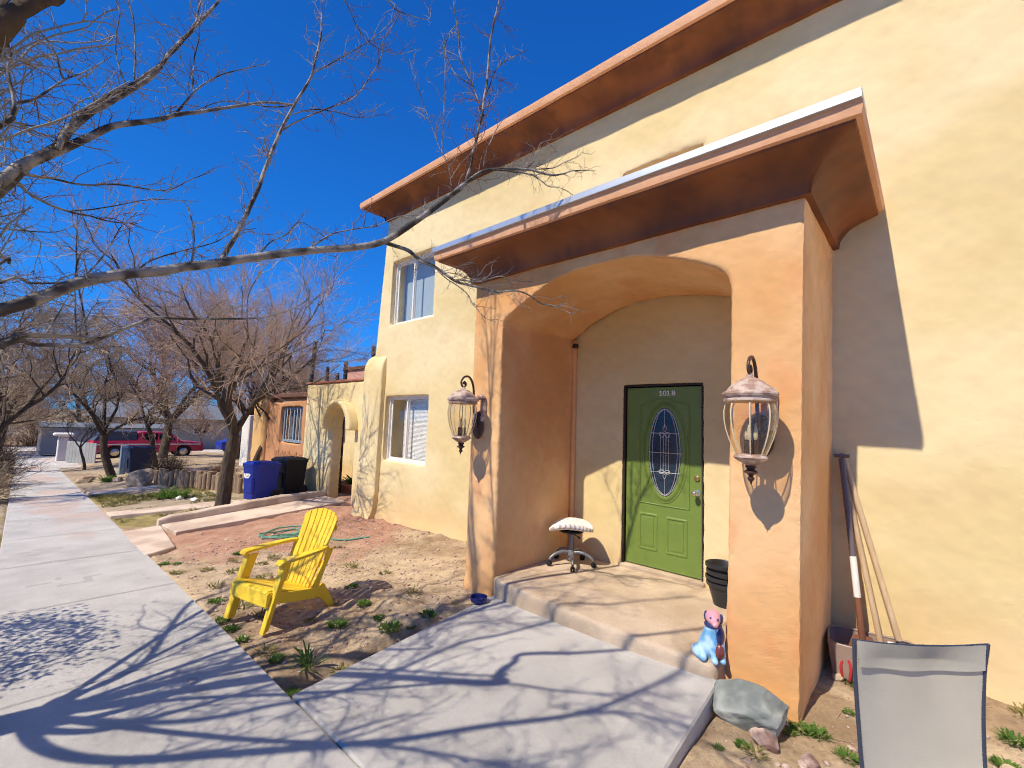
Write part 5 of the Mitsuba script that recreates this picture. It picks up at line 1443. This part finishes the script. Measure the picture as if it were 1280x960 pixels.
def bare_tree(seed, H=5.0, trunk=1.4, r0=0.13, forks=5, lean=(0, 0), kids=(7, 7, 5), droop=0.0, open_=0.75, tw=1.0, sides=3, jit=0.07):
    """a trunk that forks into limbs, branchlets and twigs: (trunk and limbs, branchlets and twigs)"""
    g = np.random.default_rng(seed)
    wood, fine = [], []
    tp, td = wander((0, 0, -0.15), (lean[0], lean[1], 1), trunk + 0.15, 6, g, jit)
    rr = np.linspace(r0 * 1.15, r0 * 0.82, 7)
    rr[0] *= 1.25
    wood.append(tube(tp, rr, 9))
    L1 = (H - trunk)
    for i in range(forks):
        az = i * 2 * math.pi / forks + g.uniform(-0.4, 0.4)
        d = side_dir(V(lean[0] * 0.5, lean[1] * 0.5, 1), g.uniform(0.45, 1.0) * open_, az)
        st_ = tp[-1] if i < 3 else tp[-2] + (tp[-1] - tp[-2]) * g.uniform(0.1, 0.9)
        l1 = L1 * g.uniform(0.75, 1.0)
        p1, _ = wander(st_, d, l1, 8, g, 0.16, 0.05 - droop * 0.5)
        r1 = np.linspace(r0 * g.uniform(0.42, 0.6), r0 * 0.07, 9)
        wood.append(tube(p1, r1, 6))
        for j in range(kids[0]):
            t = 0.22 + 0.78 * (j + g.uniform(0, 1)) / kids[0]
            f = t * 8
            a = min(int(f), 7)
            q_ = p1[a] + (p1[a + 1] - p1[a]) * (f - a)
            d2 = side_dir(p1[a + 1] - p1[a], g.uniform(0.5, 1.0), g.uniform(0, 6.28))
            l2 = L1 * 0.50 * (1.05 - 0.6 * t) * g.uniform(0.7, 1.2)
            p2, _ = wander(q_, d2, l2, 6, g, 0.20, 0.05 - droop)
            rb = max(r1[a] * 0.55, 0.009)
            wood.append(tube(p2, np.linspace(rb, 0.006, 7), 5, caps=False))
            for k in range(kids[1]):
                t2 = 0.15 + 0.85 * (k + g.uniform(0, 1)) / kids[1]
                f2 = t2 * 6
                b = min(int(f2), 5)
                q2 = p2[b] + (p2[b + 1] - p2[b]) * (f2 - b)
                d3 = side_dir(p2[b + 1] - p2[b], g.uniform(0.4, 0.95), g.uniform(0, 6.28))
                l3 = L1 * 0.22 * g.uniform(0.6, 1.25)
                p3, _ = wander(q2, d3, l3, 4, g, 0.22, 0.03 - droop * 1.4)
                fine.append(tube(p3, np.linspace(0.0065, 0.003, 5) * tw, sides, caps=False))
                for m in range(kids[2]):
                    c = g.integers(0, 4)
                    q3 = p3[c] + (p3[c + 1] - p3[c]) * g.uniform()
                    d4 = side_dir(p3[c + 1] - p3[c], g.uniform(0.3, 0.9), g.uniform(0, 6.28))
                    p4, _ = wander(q3, d4, L1 * 0.10 * g.uniform(0.5, 1.3), 2, g, 0.2, -droop)
                    fine.append(tube(p4, np.linspace(0.0035, 0.002, 3) * tw, sides, caps=False))
    return cat(*wood), cat(*fine)


PROTO = {}


def tree(proto, loc, s, rz, label, bark, twig, group=None, name='bare_tree'):
    if (proto, bark, twig) not in PROTO:
        a, b = TREES[proto]
        PROTO[(proto, bark, twig)] = (mikit.ply(a, bark, 60), mikit.ply(b, twig, True))
    a, b = PROTO[(proto, bark, twig)]
    k = thing(name, label, 'tree', group)
    tw_ = T().translate([loc[0], loc[1], float(base_z(*loc)) - 0.02 if len(loc) == 2 else loc[2]]).rotate([0, 0, 1], math.degrees(rz)).scale(s)
    part('trunk', {**a, 'to_world': tw_}, None, k)
    part('crown', {**b, 'to_world': tw_}, None, k, kind='stuff')
    return k


TREES = {
    'spread': bare_tree(3, 5.6, 1.5, 0.125, 6, (-0.04, 0.03), (10, 9, 6), -0.02, 0.68, 1.0, jit=0.03),
    'weeping': bare_tree(8, 4.8, 1.6, 0.11, 5, (0.0, -0.05), (10, 9, 6), 0.035, 0.9, 1.5),
    'tall': bare_tree(13, 8.5, 2.0, 0.20, 7, (0, 0), (11, 10, 7), 0.0, 0.62, 2.2),
    'round': bare_tree(21, 6.5, 1.2, 0.15, 7, (0, 0), (10, 10, 7), 0.02, 0.95, 2.6),
    'thin': bare_tree(17, 4.6, 1.7, 0.09, 4, (-0.22, 0.1), (8, 7, 4), 0.0, 0.8, 1.6),
}
tree('spread', (-9.98, -0.38), 1.0, 2.2, 'dark trunked spreading bare tree beside the blue bin', 'bark_dark', 'twig_brown')
tree('weeping', (-19.1, -0.95), 1.0, 0.4, 'bare tree with forked dark trunk and drooping pale twigs beside the far sidewalk', 'bark_dark', 'twig_tan')
tree('thin', (-21.6, 0.6), 1.0, 2.0, 'leaning dark trunked bare tree in front of the pickup cab', 'bark_dark', 'twig_pink')
tree('thin', (-25.0, -1.15), 0.55, 0.5, 'slim dark sapling beside the far sidewalk', 'bark_dark', 'twig_dark')
tree('thin', (-16.5, 2.3), 0.95, 4.0, 'thin dark bare tree in front of the brown house', 'bark_dark', 'twig_brown')
tree('tall', (-25.5, 4.6), 1.0, 1.0, 'tall pinkish bare tree behind the spreading dark tree', 'bark_dark', 'twig_pink')
tree('tall', (-29.5, 2.2), 1.03, 3.0, 'second tall pinkish bare tree, left of the first, behind the pickup', 'bark_dark', 'twig_pink')
tree('weeping', (-16.0, -3.75), 1.05, 2.4, 'bare tree with pale twigs on the strip left of the sidewalk', 'bark_dark', 'twig_tan')
tree('weeping', (-25.5, -3.9), 1.2, 4.1, 'farther bare tree on the strip left of the sidewalk', 'bark_dark', 'twig_pink')
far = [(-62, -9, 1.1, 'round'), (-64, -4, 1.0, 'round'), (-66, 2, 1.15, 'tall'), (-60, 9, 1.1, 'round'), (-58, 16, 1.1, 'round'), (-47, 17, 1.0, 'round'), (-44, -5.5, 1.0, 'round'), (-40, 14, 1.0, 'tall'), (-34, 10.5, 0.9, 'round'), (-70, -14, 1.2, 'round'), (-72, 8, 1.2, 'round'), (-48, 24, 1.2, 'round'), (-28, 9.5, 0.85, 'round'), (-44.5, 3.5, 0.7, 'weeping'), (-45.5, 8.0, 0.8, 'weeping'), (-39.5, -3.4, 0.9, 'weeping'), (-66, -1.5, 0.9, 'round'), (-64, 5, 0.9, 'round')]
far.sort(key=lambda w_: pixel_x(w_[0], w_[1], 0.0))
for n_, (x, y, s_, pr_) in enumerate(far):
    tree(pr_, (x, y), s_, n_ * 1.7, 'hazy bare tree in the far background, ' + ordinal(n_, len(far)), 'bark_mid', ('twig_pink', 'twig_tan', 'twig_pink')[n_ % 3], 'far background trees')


def bush(seed, r, h, n, mat_stem=None):
    g = np.random.default_rng(seed)
    out = []
    for _ in range(n):
        a, e = g.uniform(0, 6.28), g.uniform(0.15, 1.25)
        d = V(math.cos(a) * math.sin(e), math.sin(a) * math.sin(e), math.cos(e))
        L = h * g.uniform(0.6, 1.0)
        p, _ = wander((g.normal() * r * 0.2, g.normal() * r * 0.2, 0), d, L, 5, g, 0.22, 0.02)
        out.append(tube(p, np.linspace(0.010, 0.003, 6), 3, caps=False))
        for _ in range(7):
            c = g.integers(1, 5)
            q_, _ = wander(p[c], side_dir(p[c + 1] - p[c] if c < 5 else d, g.uniform(0.4, 1.0), g.uniform(0, 6.28)), h * 0.3 * g.uniform(0.5, 1.1), 3, g, 0.25)
            out.append(tube(q_, np.linspace(0.0055, 0.003, 4), 3, caps=False))
    return cat(*out)


BUSH = {m_: mikit.ply(bush(5, 0.9, 1.3, 170), m_, True) for m_ in ('twig_dark', 'twig_tan', 'twig_rust')}
for x, y, s_, m_, lab in [(-19.6, -3.85, 1.15, 'twig_dark', 'dark dense bare shrub at the left edge of the sidewalk'), (-15.2, -3.9, 0.9, 'twig_tan', 'pale bare shrub on the strip left of the sidewalk'), (-28.0, -3.9, 1.2, 'twig_dark', 'dark bare shrub farther along the left of the sidewalk'), (-36.5, -4.6, 1.5, 'twig_rust', 'rusty bare shrub far along the left of the sidewalk'),
                          (-14.2, 0.75, 0.5, 'twig_rust', 'reddish bare shrub behind the log edging'), (-46.0, -0.6, 1.3, 'twig_rust', 'rusty shrub beyond the end of the sidewalk'), (-62.0, -1.5, 1.9, 'twig_rust', 'rusty shrub across the far street'), (-62.5, -4.5, 1.9, 'twig_tan', 'tan shrub across the far street'), (-62.0, 2.0, 1.8, 'twig_tan', 'yellowish shrub behind the white gate post'), (-17.2, 0.05, 0.7, 'twig_dark', 'dark shrub beside the navy bin')]:
    k = thing('bare_shrub', lab, 'shrub')
    scene[k] = {**BUSH[m_], 'to_world': T().translate([x, y, float(base_z(x, y))]).rotate([0, 0, 1], x * 40).scale(s_)}

# ------------------------------------------------------------------ the tree by the sidewalk whose branches hang over the walk
TRACED = [[[[-3.41,-4.5,1.6],[-3.16,-4.05,1.82],[-2.777,-3.492,2.142],[-2.806,-3.363,2.241],[-2.83,-3.22,2.363],[-2.844,-3.059,2.454],[-2.848,-2.878,2.529],[-2.842,-2.722,2.602],[-2.828,-2.563,2.671],[-2.79,-2.329,2.771],[-2.701,-1.987,2.903],[-2.627,-1.779,2.969],[-2.547,-1.594,3.047],[-2.484,-1.462,3.16],[-2.37,-1.249,3.391],[-2.244,-1.047,3.63]],0.0335,0.0226],[[[-2.261,-1.083,3.593],[-2.151,-0.942,3.762],[-2.056,-0.831,3.812],[-1.877,-0.647,3.823],[-1.726,-0.51,3.781],[-1.649,-0.446,3.796],[-1.582,-0.392,3.824],[-1.437,-0.285,3.819]],0.0164,0.0023],[[[-2.098,-0.883,3.797],[-1.951,-0.765,3.783],[-1.815,-0.666,3.744],[-1.7,-0.592,3.645],[-1.616,-0.54,3.625],[-1.523,-0.488,3.548]],0.0078,0.0023],[[[-1.905,-0.667,3.825],[-1.738,-0.498,3.854],[-1.665,-0.429,3.909],[-1.579,-0.353,3.962],[-1.54,-0.317,4.021]],0.0055,0.0016],[[[-1.93,-0.69,3.823],[-1.871,-0.605,3.89],[-1.853,-0.558,4.013],[-1.835,-0.519,4.113],[-1.738,-0.399,4.177]],0.0047,0.0016],[[[-2.294,-1.238,2.897],[-2.2,-1.186,2.788],[-2.084,-1.117,2.707],[-2.0,-1.086,2.587],[-1.915,-1.052,2.482],[-1.828,-1.008,2.443]],0.0055,0.0016],[[[-2.155,-1.143,2.791],[-1.996,-1.033,2.777],[-1.861,-0.951,2.817],[-1.776,-0.904,2.781],[-1.636,-0.831,2.761]],0.0055,0.0016],[[[-2.625,-1.514,3.099],[-2.516,-1.396,3.051],[-2.421,-1.304,2.971],[-2.309,-1.201,2.897],[-2.215,-1.125,2.807],[-2.094,-1.027,2.764],[-1.927,-0.904,2.719],[-1.777,-0.806,2.717],[-1.608,-0.713,2.609],[-1.497,-0.655,2.58]],0.0172,0.0031],[[[-2.873,-2.557,2.688],[-2.92,-2.454,2.963],[-2.974,-2.35,3.302],[-3.027,-2.259,3.653],[-3.057,-2.191,3.893],[-3.085,-2.087,4.197],[-3.099,-2.007,4.41],[-3.131,-1.947,4.691],[-3.167,-1.909,4.956],[-3.239,-1.903,5.342]],0.0164,0.0062],[[[-3.077,-2.188,3.883],[-3.076,-2.06,4.038],[-3.058,-1.853,4.248],[-3.024,-1.634,4.466],[-3.017,-1.435,4.926],[-3.041,-1.395,5.163],[-3.029,-1.254,5.515]],0.007,0.0031],[[[-3.062,-2.001,4.464],[-3.095,-1.733,4.812],[-3.106,-1.441,5.209],[-3.115,-1.203,5.631]],0.0062,0.0023],[[[-3.096,-2.092,4.165],[-3.213,-2.199,4.139],[-3.325,-2.309,4.142],[-3.496,-2.488,4.155],[-3.66,-2.656,4.043]],0.0055,0.0031],[[[-3.102,-2.108,4.071],[-3.09,-1.968,4.184],[-3.061,-1.782,4.253],[-3.019,-1.587,4.291],[-2.965,-1.39,4.404],[-2.932,-1.287,4.415]],0.0047,0.0016],[[[-2.239,-1.011,3.693],[-2.234,-0.965,3.924],[-2.221,-0.888,4.313],[-2.223,-0.844,4.613],[-2.245,-0.806,5.029],[-2.245,-0.769,5.288],[-2.228,-0.701,5.645]],0.014,0.0078],[[[-2.231,-0.851,4.352],[-2.352,-0.901,4.681],[-2.459,-0.956,4.956],[-2.513,-0.955,5.238],[-2.591,-0.967,5.598]],0.007,0.0047],[[[-2.492,-1.003,5.254],[-2.521,-1.064,5.128],[-2.515,-1.085,4.956],[-2.444,-1.032,4.762],[-2.324,-0.924,4.63]],0.0047,0.0039],[[[-2.223,-0.841,4.554],[-2.226,-0.715,4.885],[-2.175,-0.585,5.043],[-2.106,-0.445,5.177]],0.0062,0.0023],[[[-2.15,-0.91,3.826],[-2.127,-0.885,3.999],[-2.062,-0.818,4.221],[-1.992,-0.749,4.336]],0.007,0.0023],[[[-2.531,-1.054,4.063],[-2.531,-1.053,4.49],[-2.54,-1.065,4.945],[-2.549,-1.078,5.135]],0.0039,0.0023],[[[-2.539,-1.065,4.061],[-2.613,-1.166,4.352],[-2.681,-1.265,4.664],[-2.713,-1.314,4.861]],0.0039,0.0016],[[[-2.314,-1.101,3.638],[-2.432,-1.062,3.889],[-2.535,-1.059,4.062]],0.0047,0.0039],[[[-3.41,-4.5,1.6],[-3.26,-3.95,2.15],[-2.925,-3.551,2.78],[-3.002,-3.482,2.97],[-3.08,-3.369,3.136],[-3.154,-3.243,3.319],[-3.207,-3.139,3.469],[-3.25,-3.023,3.577],[-3.289,-2.897,3.686],[-3.316,-2.799,3.787],[-3.339,-2.69,3.876],[-3.366,-2.513,4.019],[-3.385,-2.236,4.233],[-3.379,-1.99,4.356]],0.0296,0.0078],[[[-3.41,-4.5,1.6],[-3.29,-3.98,2.12],[-2.875,-3.552,2.805],[-2.954,-3.495,2.95],[-3.046,-3.401,3.108],[-3.088,-3.358,3.194],[-3.146,-3.316,3.338],[-3.218,-3.237,3.517],[-3.281,-3.148,3.671],[-3.34,-3.053,3.836],[-3.401,-2.951,4.029],[-3.466,-2.867,4.271],[-3.524,-2.776,4.506],[-3.575,-2.679,4.738],[-3.64,-2.55,5.07]],0.0281,0.0109],[[[-3.028,-3.365,3.137],[-3.092,-3.334,3.306],[-3.154,-3.274,3.466],[-3.219,-3.191,3.639],[-3.285,-3.079,3.815],[-3.354,-2.96,4.04],[-3.388,-2.896,4.166],[-3.485,-2.74,4.581],[-3.564,-2.686,4.918]],0.0156,0.0055],[[[-3.381,-2.806,3.801],[-3.469,-2.701,4.071],[-3.515,-2.625,4.224],[-3.572,-2.488,4.426],[-3.623,-2.31,4.615],[-3.652,-2.183,4.749]],0.0078,0.0031],[[[-3.367,-2.722,4.046],[-3.441,-2.711,4.36],[-3.492,-2.688,4.602],[-3.563,-2.681,4.921]],0.0055,0.0031],[[[-3.313,-3.077,3.83],[-3.372,-3.132,3.987],[-3.428,-3.154,4.177],[-3.482,-3.145,4.394],[-3.521,-3.172,4.518]],0.0047,0.0031],[[[-3.311,-3.049,3.892],[-3.391,-3.052,4.166],[-3.462,-3.075,4.402],[-3.517,-3.112,4.562]],0.0047,0.0039],[[[-3.027,-3.478,2.935],[-3.077,-3.388,2.974],[-3.14,-3.254,3.015],[-3.209,-3.07,3.112],[-3.271,-2.836,3.192],[-3.306,-2.679,3.353],[-3.33,-2.534,3.5]],0.0078,0.0023],[[[-3.41,-4.5,1.6],[-3.41,-3.8,2.2],[-3.325,-3.571,2.962],[-3.45,-3.441,2.964],[-3.568,-3.294,2.969],[-3.648,-3.173,2.994],[-3.724,-3.042,3.023],[-3.797,-2.892,3.086]],0.0125,0.0031],[[[-3.625,-3.255,2.996],[-3.706,-3.053,3.127],[-3.776,-2.827,3.294],[-3.836,-2.51,3.419]],0.0055,0.0016],[[[-3.426,-3.55,2.716],[-3.516,-3.456,2.759],[-3.632,-3.316,2.828],[-3.723,-3.205,2.958]],0.0062,0.0016],[[[-3.41,-4.5,1.6],[-3.31,-4.0,2.5],[-2.624,-3.566,2.988],[-2.65,-3.541,3.045],[-2.686,-3.537,3.146],[-2.737,-3.562,3.282],[-2.767,-3.575,3.366],[-2.786,-3.569,3.423],[-2.823,-3.595,3.523]],0.014,0.0047],[[[-2.726,-3.539,3.168],[-2.811,-3.469,3.275],[-2.932,-3.376,3.497],[-3.024,-3.284,3.661],[-3.121,-3.184,3.871]],0.0078,0.0023],[[[-2.928,-3.377,3.503],[-2.968,-3.418,3.632],[-3.006,-3.473,3.736],[-3.027,-3.511,3.78]],0.0055,0.0023],[[[-2.726,-3.535,3.074],[-2.878,-3.443,3.169],[-3.027,-3.338,3.314]],0.0055,0.0023],[[[-3.41,-4.5,1.6],[-3.31,-4.0,1.7],[-3.027,-3.481,1.992],[-3.09,-3.429,2.059],[-3.144,-3.37,2.084],[-3.235,-3.255,2.108],[-3.297,-3.164,2.12],[-3.341,-3.093,2.116],[-3.371,-3.047,2.148],[-3.445,-2.924,2.242],[-3.502,-2.813,2.321],[-3.529,-2.752,2.354],[-3.594,-2.561,2.388],[-3.681,-2.184,2.48],[-3.705,-1.992,2.536],[-3.722,-1.79,2.638],[-3.734,-1.614,2.784],[-3.763,-1.601,2.885]],0.0203,0.0039],[[[-3.41,-4.5,1.6],[-3.36,-3.95,1.65],[-3.177,-3.486,2.032],[-3.195,-3.364,2.035],[-3.21,-3.2,2.052],[-3.215,-3.103,2.092]],0.014,0.0117],[[[-3.218,-3.135,2.132],[-3.27,-3.173,2.321],[-3.323,-3.205,2.526],[-3.375,-3.227,2.738],[-3.424,-3.234,2.949]],0.0055,0.0023],[[[-3.221,-3.184,2.124],[-3.283,-3.213,2.465],[-3.31,-3.207,2.625],[-3.321,-3.175,2.689]],0.0047,0.0023],[[[-3.127,-3.315,2.1],[-3.18,-3.27,2.247],[-3.223,-3.227,2.375]],0.0047,0.0023],[[[-3.41,-4.5,1.6],[-3.41,-3.9,1.9],[-3.127,-3.513,2.343],[-3.223,-3.395,2.387],[-3.314,-3.262,2.443],[-3.372,-3.174,2.518],[-3.434,-3.104,2.657],[-3.493,-3.05,2.809],[-3.553,-2.994,2.975],[-3.599,-2.923,3.103]],0.0086,0.0023],[[[-3.41,-4.5,1.6],[-3.51,-3.9,1.9],[-3.226,-3.525,2.463],[-3.227,-3.485,2.484]],0.0094,0.007],[[[-2.9,-2.976,2.512],[-2.933,-2.909,2.603],[-2.986,-2.744,2.728],[-3.027,-2.562,2.857],[-3.048,-2.466,2.964],[-3.064,-2.311,3.052]],0.0055,0.0023],[[[-2.858,-2.72,2.611],[-2.898,-2.712,2.786],[-2.935,-2.728,2.925],[-2.965,-2.744,3.036]],0.0062,0.0031],[[[-2.777,-2.042,2.904],[-2.749,-1.913,3.044],[-2.715,-1.795,3.119],[-2.64,-1.585,3.211],[-2.57,-1.416,3.333],[-2.485,-1.243,3.386]],0.007,0.0023],[[[-2.865,-2.346,2.778],[-2.885,-2.265,2.913],[-2.891,-2.148,3.02],[-2.9,-2.066,3.137],[-2.893,-1.913,3.1],[-2.889,-1.848,3.07]],0.0047,0.0016],[[[-3.41,-4.5,1.6],[-2.91,-4.0,2.5],[-1.923,-3.573,3.033],[-1.948,-3.552,3.125],[-1.973,-3.518,3.215],[-2.001,-3.471,3.31],[-2.028,-3.42,3.41],[-1.728,-3.34,3.71],[-1.428,-3.24,4.11],[-1.178,-3.12,4.61],[-0.978,-3.02,5.21]],0.04,0.012],[[[-3.41,-4.5,1.6],[-2.96,-4.0,2.55],[-1.972,-3.585,3.158],[-1.993,-3.568,3.21],[-2.025,-3.546,3.301]],0.0172,0.0047],[[[-3.091,-1.81,5.354],[-3.068,-1.701,5.21],[-3.04,-1.591,5.066],[-2.99,-1.457,5.013],[-2.919,-1.295,5.027],[-2.857,-1.168,5.116]],0.0047,0.0023],[[[-2.932,-1.486,5.501],[-2.908,-1.395,5.398],[-2.859,-1.273,5.394],[-2.782,-1.106,5.42],[-2.782,-1.085,5.534],[-2.831,-1.129,5.63]],0.0047,0.0023]]
OVERHEAD = [[[[-3.41,-4.5,1.6],[-3.249,-4.463,1.678],[-3.176,-4.336,1.867],[-3.201,-4.246,2.056],[-3.355,-4.084,2.247],[-3.477,-4.054,2.435],[-3.59,-3.691,2.628],[-3.695,-3.674,3.253]],0.034,0.012],[[[-3.41,-4.5,1.6],[-3.562,-4.449,1.666],[-3.604,-4.436,1.903],[-3.798,-4.399,2.146],[-4.299,-4.371,2.373],[-4.935,-4.275,2.6],[-5.218,-4.182,2.83],[-5.484,-3.971,3.07]],0.032,0.012],[[[-3.673,-4.286,1.86],[-3.815,-4.149,2.11],[-4.017,-4.042,2.36],[-4.289,-3.885,2.61]],0.012,0.006],[[[-3.41,-4.5,1.6],[-3.252,-4.528,1.65],[-3.051,-4.523,1.907],[-3.001,-4.496,2.17],[-2.962,-4.424,2.439],[-2.927,-4.273,2.708],[-2.869,-3.945,2.977],[-3.007,-3.673,3.412]],0.032,0.012],[[[-3.41,-4.5,1.6],[-3.018,-5.113,2.927],[-2.829,-4.954,3.073],[-2.748,-4.812,3.205],[-2.64,-4.698,3.34],[-2.601,-4.704,3.484],[-2.559,-4.407,3.628],[-2.564,-4.182,3.776],[-2.545,-3.987,3.918],[-2.428,-3.812,4.06],[-2.328,-3.665,4.38],[-2.236,-3.663,4.746],[-2.032,-3.662,5.017],[-1.886,-3.659,5.401],[-1.645,-3.654,6.032]],0.028,0.012],[[[-3.41,-4.5,1.6],[-3.305,-4.601,1.68],[-3.017,-4.704,1.903],[-2.708,-4.659,2.133],[-2.333,-4.36,2.357],[-2.087,-4.208,2.587],[-1.896,-4.133,2.812],[-1.627,-3.878,3.037],[-1.316,-3.673,3.362],[-1.198,-3.669,3.952],[-1.115,-3.663,4.658],[-1.077,-3.661,4.899]],0.04,0.014],[[[-1.369,-3.83,3.55],[-1.131,-3.733,3.683],[-0.843,-3.736,3.817],[-0.554,-3.789,3.95]],0.012,0.005],[[[-3.022,-3.831,3.844],[-2.902,-3.667,4.171],[-2.74,-3.663,4.704],[-2.629,-3.662,4.953],[-2.551,-3.659,5.407],[-2.423,-3.654,6.042]],0.014,0.006],[[[-2.61,-4.403,3.44],[-2.776,-4.138,3.615],[-2.841,-3.873,3.79],[-2.664,-3.668,4.053],[-2.375,-3.667,4.181]],0.01,0.004],[[[-3.41,-4.5,1.6],[-4.804,-3.682,2.228],[-4.361,-3.677,2.869],[-3.918,-3.672,3.51],[-3.564,-3.668,4.023],[-3.32,-3.663,4.664]],0.024,0.007],[[[-3.41,-4.5,1.6],[-4.199,-3.682,2.164],[-3.75,-3.678,2.741],[-3.395,-3.674,3.253],[-3.141,-3.67,3.766]],0.024,0.007],[[[-3.41,-4.5,1.6],[-3.616,-3.681,2.356],[-3.284,-3.675,3.125],[-3.114,-3.668,4.023],[-3.032,-3.662,4.792]],0.024,0.007],[[[-3.41,-4.5,1.6],[-2.486,-4.122,2.02],[-1.933,-4.033,2.553],[-1.481,-4.145,3.087],[-1.028,-4.357,3.62]],0.024,0.007],[[[-3.41,-4.5,1.6],[-3.086,-4.222,2.02],[-2.522,-3.83,2.42],[-1.984,-3.675,3.125],[-1.518,-3.672,3.51],[-1.152,-3.669,3.894]],0.024,0.007]]

ft = thing('street_tree', 'large bare tree with pale grey branches reaching over the sidewalk toward the house', 'tree')
CR = V(-3.41, -4.5, 1.6)
tr_ = spline([(-3.50, -4.58, -0.35), (-3.47, -4.56, 0.3), (-3.45, -4.53, 0.9), (-3.42, -4.5, 1.5), (-3.41, -4.5, 1.72)], 5)
part('trunk', tube(tr_, np.linspace(0.15, 0.115, len(tr_)), 12), 'bark_pale', ft, True)
gf = np.random.default_rng(42)


def resample(p, step):
    p = np.asarray(p, float)
    L = np.concatenate([[0], np.cumsum(np.linalg.norm(np.diff(p, axis=0), axis=1))])
    s = np.linspace(0, L[-1], max(4, int(L[-1] / step)))
    return np.stack([np.interp(s, L, p[:, k]) for k in range(3)], 1), s, L[-1]


def zig(p, d, L, g, step=0.05, jit=0.30, up=0.02):
    n = max(3, int(L / step))
    return wander(p, d, L, n, g, jit, up)[0]


def twigs_on(p, rad, g, every, lo, hi, sub=True, up=0.25, t0=0.0):
    out = []
    q_, s, L = resample(p, 0.02)
    pos = L * t0 + g.uniform(0, every)
    while pos < L:
        i = min(int(pos / L * (len(q_) - 1)), len(q_) - 2)
        t = q_[i + 1] - q_[i]
        d = side_dir(t, g.uniform(0.5, 1.15), g.uniform(0, 6.28)) + V(0, 0, up * g.uniform(-0.4, 1.0))
        d /= np.linalg.norm(d)
        ln = g.uniform(lo, hi) * (1.15 - 0.5 * pos / L)
        r = min(0.0045, max(0.002, 0.012 * ln))
        z_ = zig(q_[i], d, ln, g)
        out.append(tube(z_, np.linspace(r, 0.0011, len(z_)), 4, caps=False))
        if sub:
            for _ in range(int(ln / 0.055)):
                c = g.integers(0, len(z_) - 1)
                d2 = side_dir(z_[c + 1] - z_[c], g.uniform(0.5, 1.2), g.uniform(0, 6.28))
                l2 = ln * g.uniform(0.12, 0.5) * (1.1 - c / len(z_) * 0.6)
                z2 = zig(z_[c], d2, l2, g, 0.035, 0.35)
                out.append(tube(z2, np.linspace(r * 0.6, 0.0009, len(z2)), 3, caps=False))
                if l2 > 0.10:
                    for _ in range(2):
                        c2 = g.integers(0, len(z2) - 1)
                        z3 = zig(z2[c2], side_dir(z2[c2 + 1] - z2[c2], g.uniform(0.5, 1.1), g.uniform(0, 6.28)), l2 * g.uniform(0.25, 0.5), g, 0.03, 0.35)
                        out.append(tube(z3, np.linspace(r * 0.45, 0.0008, len(z3)), 3, caps=False))
        pos += every * g.uniform(0.5, 1.5)
    return out


for n_, (pts, ra, rb) in enumerate(TRACED):
    p = spline(pts, 5)
    n = len(p)
    p = p + (meshkit.fbm(p[:, None, :] * 6 + n_, 3, 31)[:, 0][:, None] - 0.5) * 0.02 * V(1, 1, 1)
    rad = np.linspace(ra, rb, n) * (1 + 0.10 * np.sin(np.arange(n) * 1.1 + n_) * (meshkit.noise(p * 9, 3) - 0.2))
    br = part('branch', tube(p, rad, 9 if ra > 0.02 else 6), 'bark_dark' if rb == 0.012 and ra >= 0.03 and len(pts) > 6 and n_ > 40 else 'bark_pale', ft, True)
    tw = twigs_on(pts, ra, gf, 0.06 if ra < 0.02 else 0.085, 0.10, 0.46 if ra > 0.01 else 0.32, t0=0.25 if ra > 0.03 else 0.05)
    if tw:
        part('twigs', cat(*tw), 'twig_red' if n_ % 4 == 1 else 'twig_pale', br, True, kind='stuff')
for n_, (pts, ra, rb) in enumerate(OVERHEAD):
    p = spline(pts, 5)
    br = part('branch', tube(p, np.linspace(ra, rb, len(p)), 8), 'bark_pale', ft, True)
    tw = twigs_on(pts, ra, gf, 0.14, 0.2, 0.8, t0=0.2)
    side = []
    for _ in range(8):
        c = gf.integers(len(p) // 4, len(p) - 1)
        z_ = zig(p[c], side_dir(p[c] - p[c - 1], gf.uniform(0.4, 0.9), gf.uniform(0, 6.28)), gf.uniform(0.5, 1.1), gf, 0.09, 0.16)
        side.append(tube(z_, np.linspace(ra * 0.3, 0.003, len(z_)), 5, caps=False))
        side += twigs_on(z_, 0.006, gf, 0.12, 0.12, 0.4, sub=True)
    part('twigs', cat(*tw, *side), 'twig_pale', br, True, kind='stuff')

# evergreen shrub just outside the left of the view: its leafy shadow lies on the sidewalk
es = thing('evergreen_shrub', 'leafy evergreen shrub beside the sidewalk, left of the view', 'shrub')
ge = np.random.default_rng(77)
lv, lf = [], []
for _ in range(2600):
    d = ge.normal(size=3)
    d /= np.linalg.norm(d)
    c = V(-4.75, -4.42, 1.35) + d * V(0.80, 0.42, 0.50) * ge.uniform(0.3, 1.0) ** 0.5 * (0.8 + 0.5 * ge.uniform())
    a = ge.normal(size=3)
    a /= np.linalg.norm(a)
    b = np.cross(a, ge.normal(size=3))
    b /= np.linalg.norm(b)
    s_ = ge.uniform(0.02, 0.04)
    k_ = len(lv)
    lv += [c - a * s_, c + b * s_ * 0.45, c + a * s_, c - b * s_ * 0.45]
    lf += [(k_, k_ + 1, k_ + 2), (k_, k_ + 2, k_ + 3)]
part('foliage', trimesh.Trimesh(np.array(lv), np.array(lf), process=False), 'leaf_dark', es, False, kind='stuff')
part('stem', cat(*[tube([(-4.75 + 0.1 * q_, -4.42, -0.3), (-4.75 + 0.25 * q_, -4.42, 0.6), (-4.75 + 0.5 * q_, -4.42 + 0.1 * q_, 1.4)], [0.03, 0.022, 0.01], 6) for q_ in (-1, 0, 1)]), 'bark_dark', es, True)
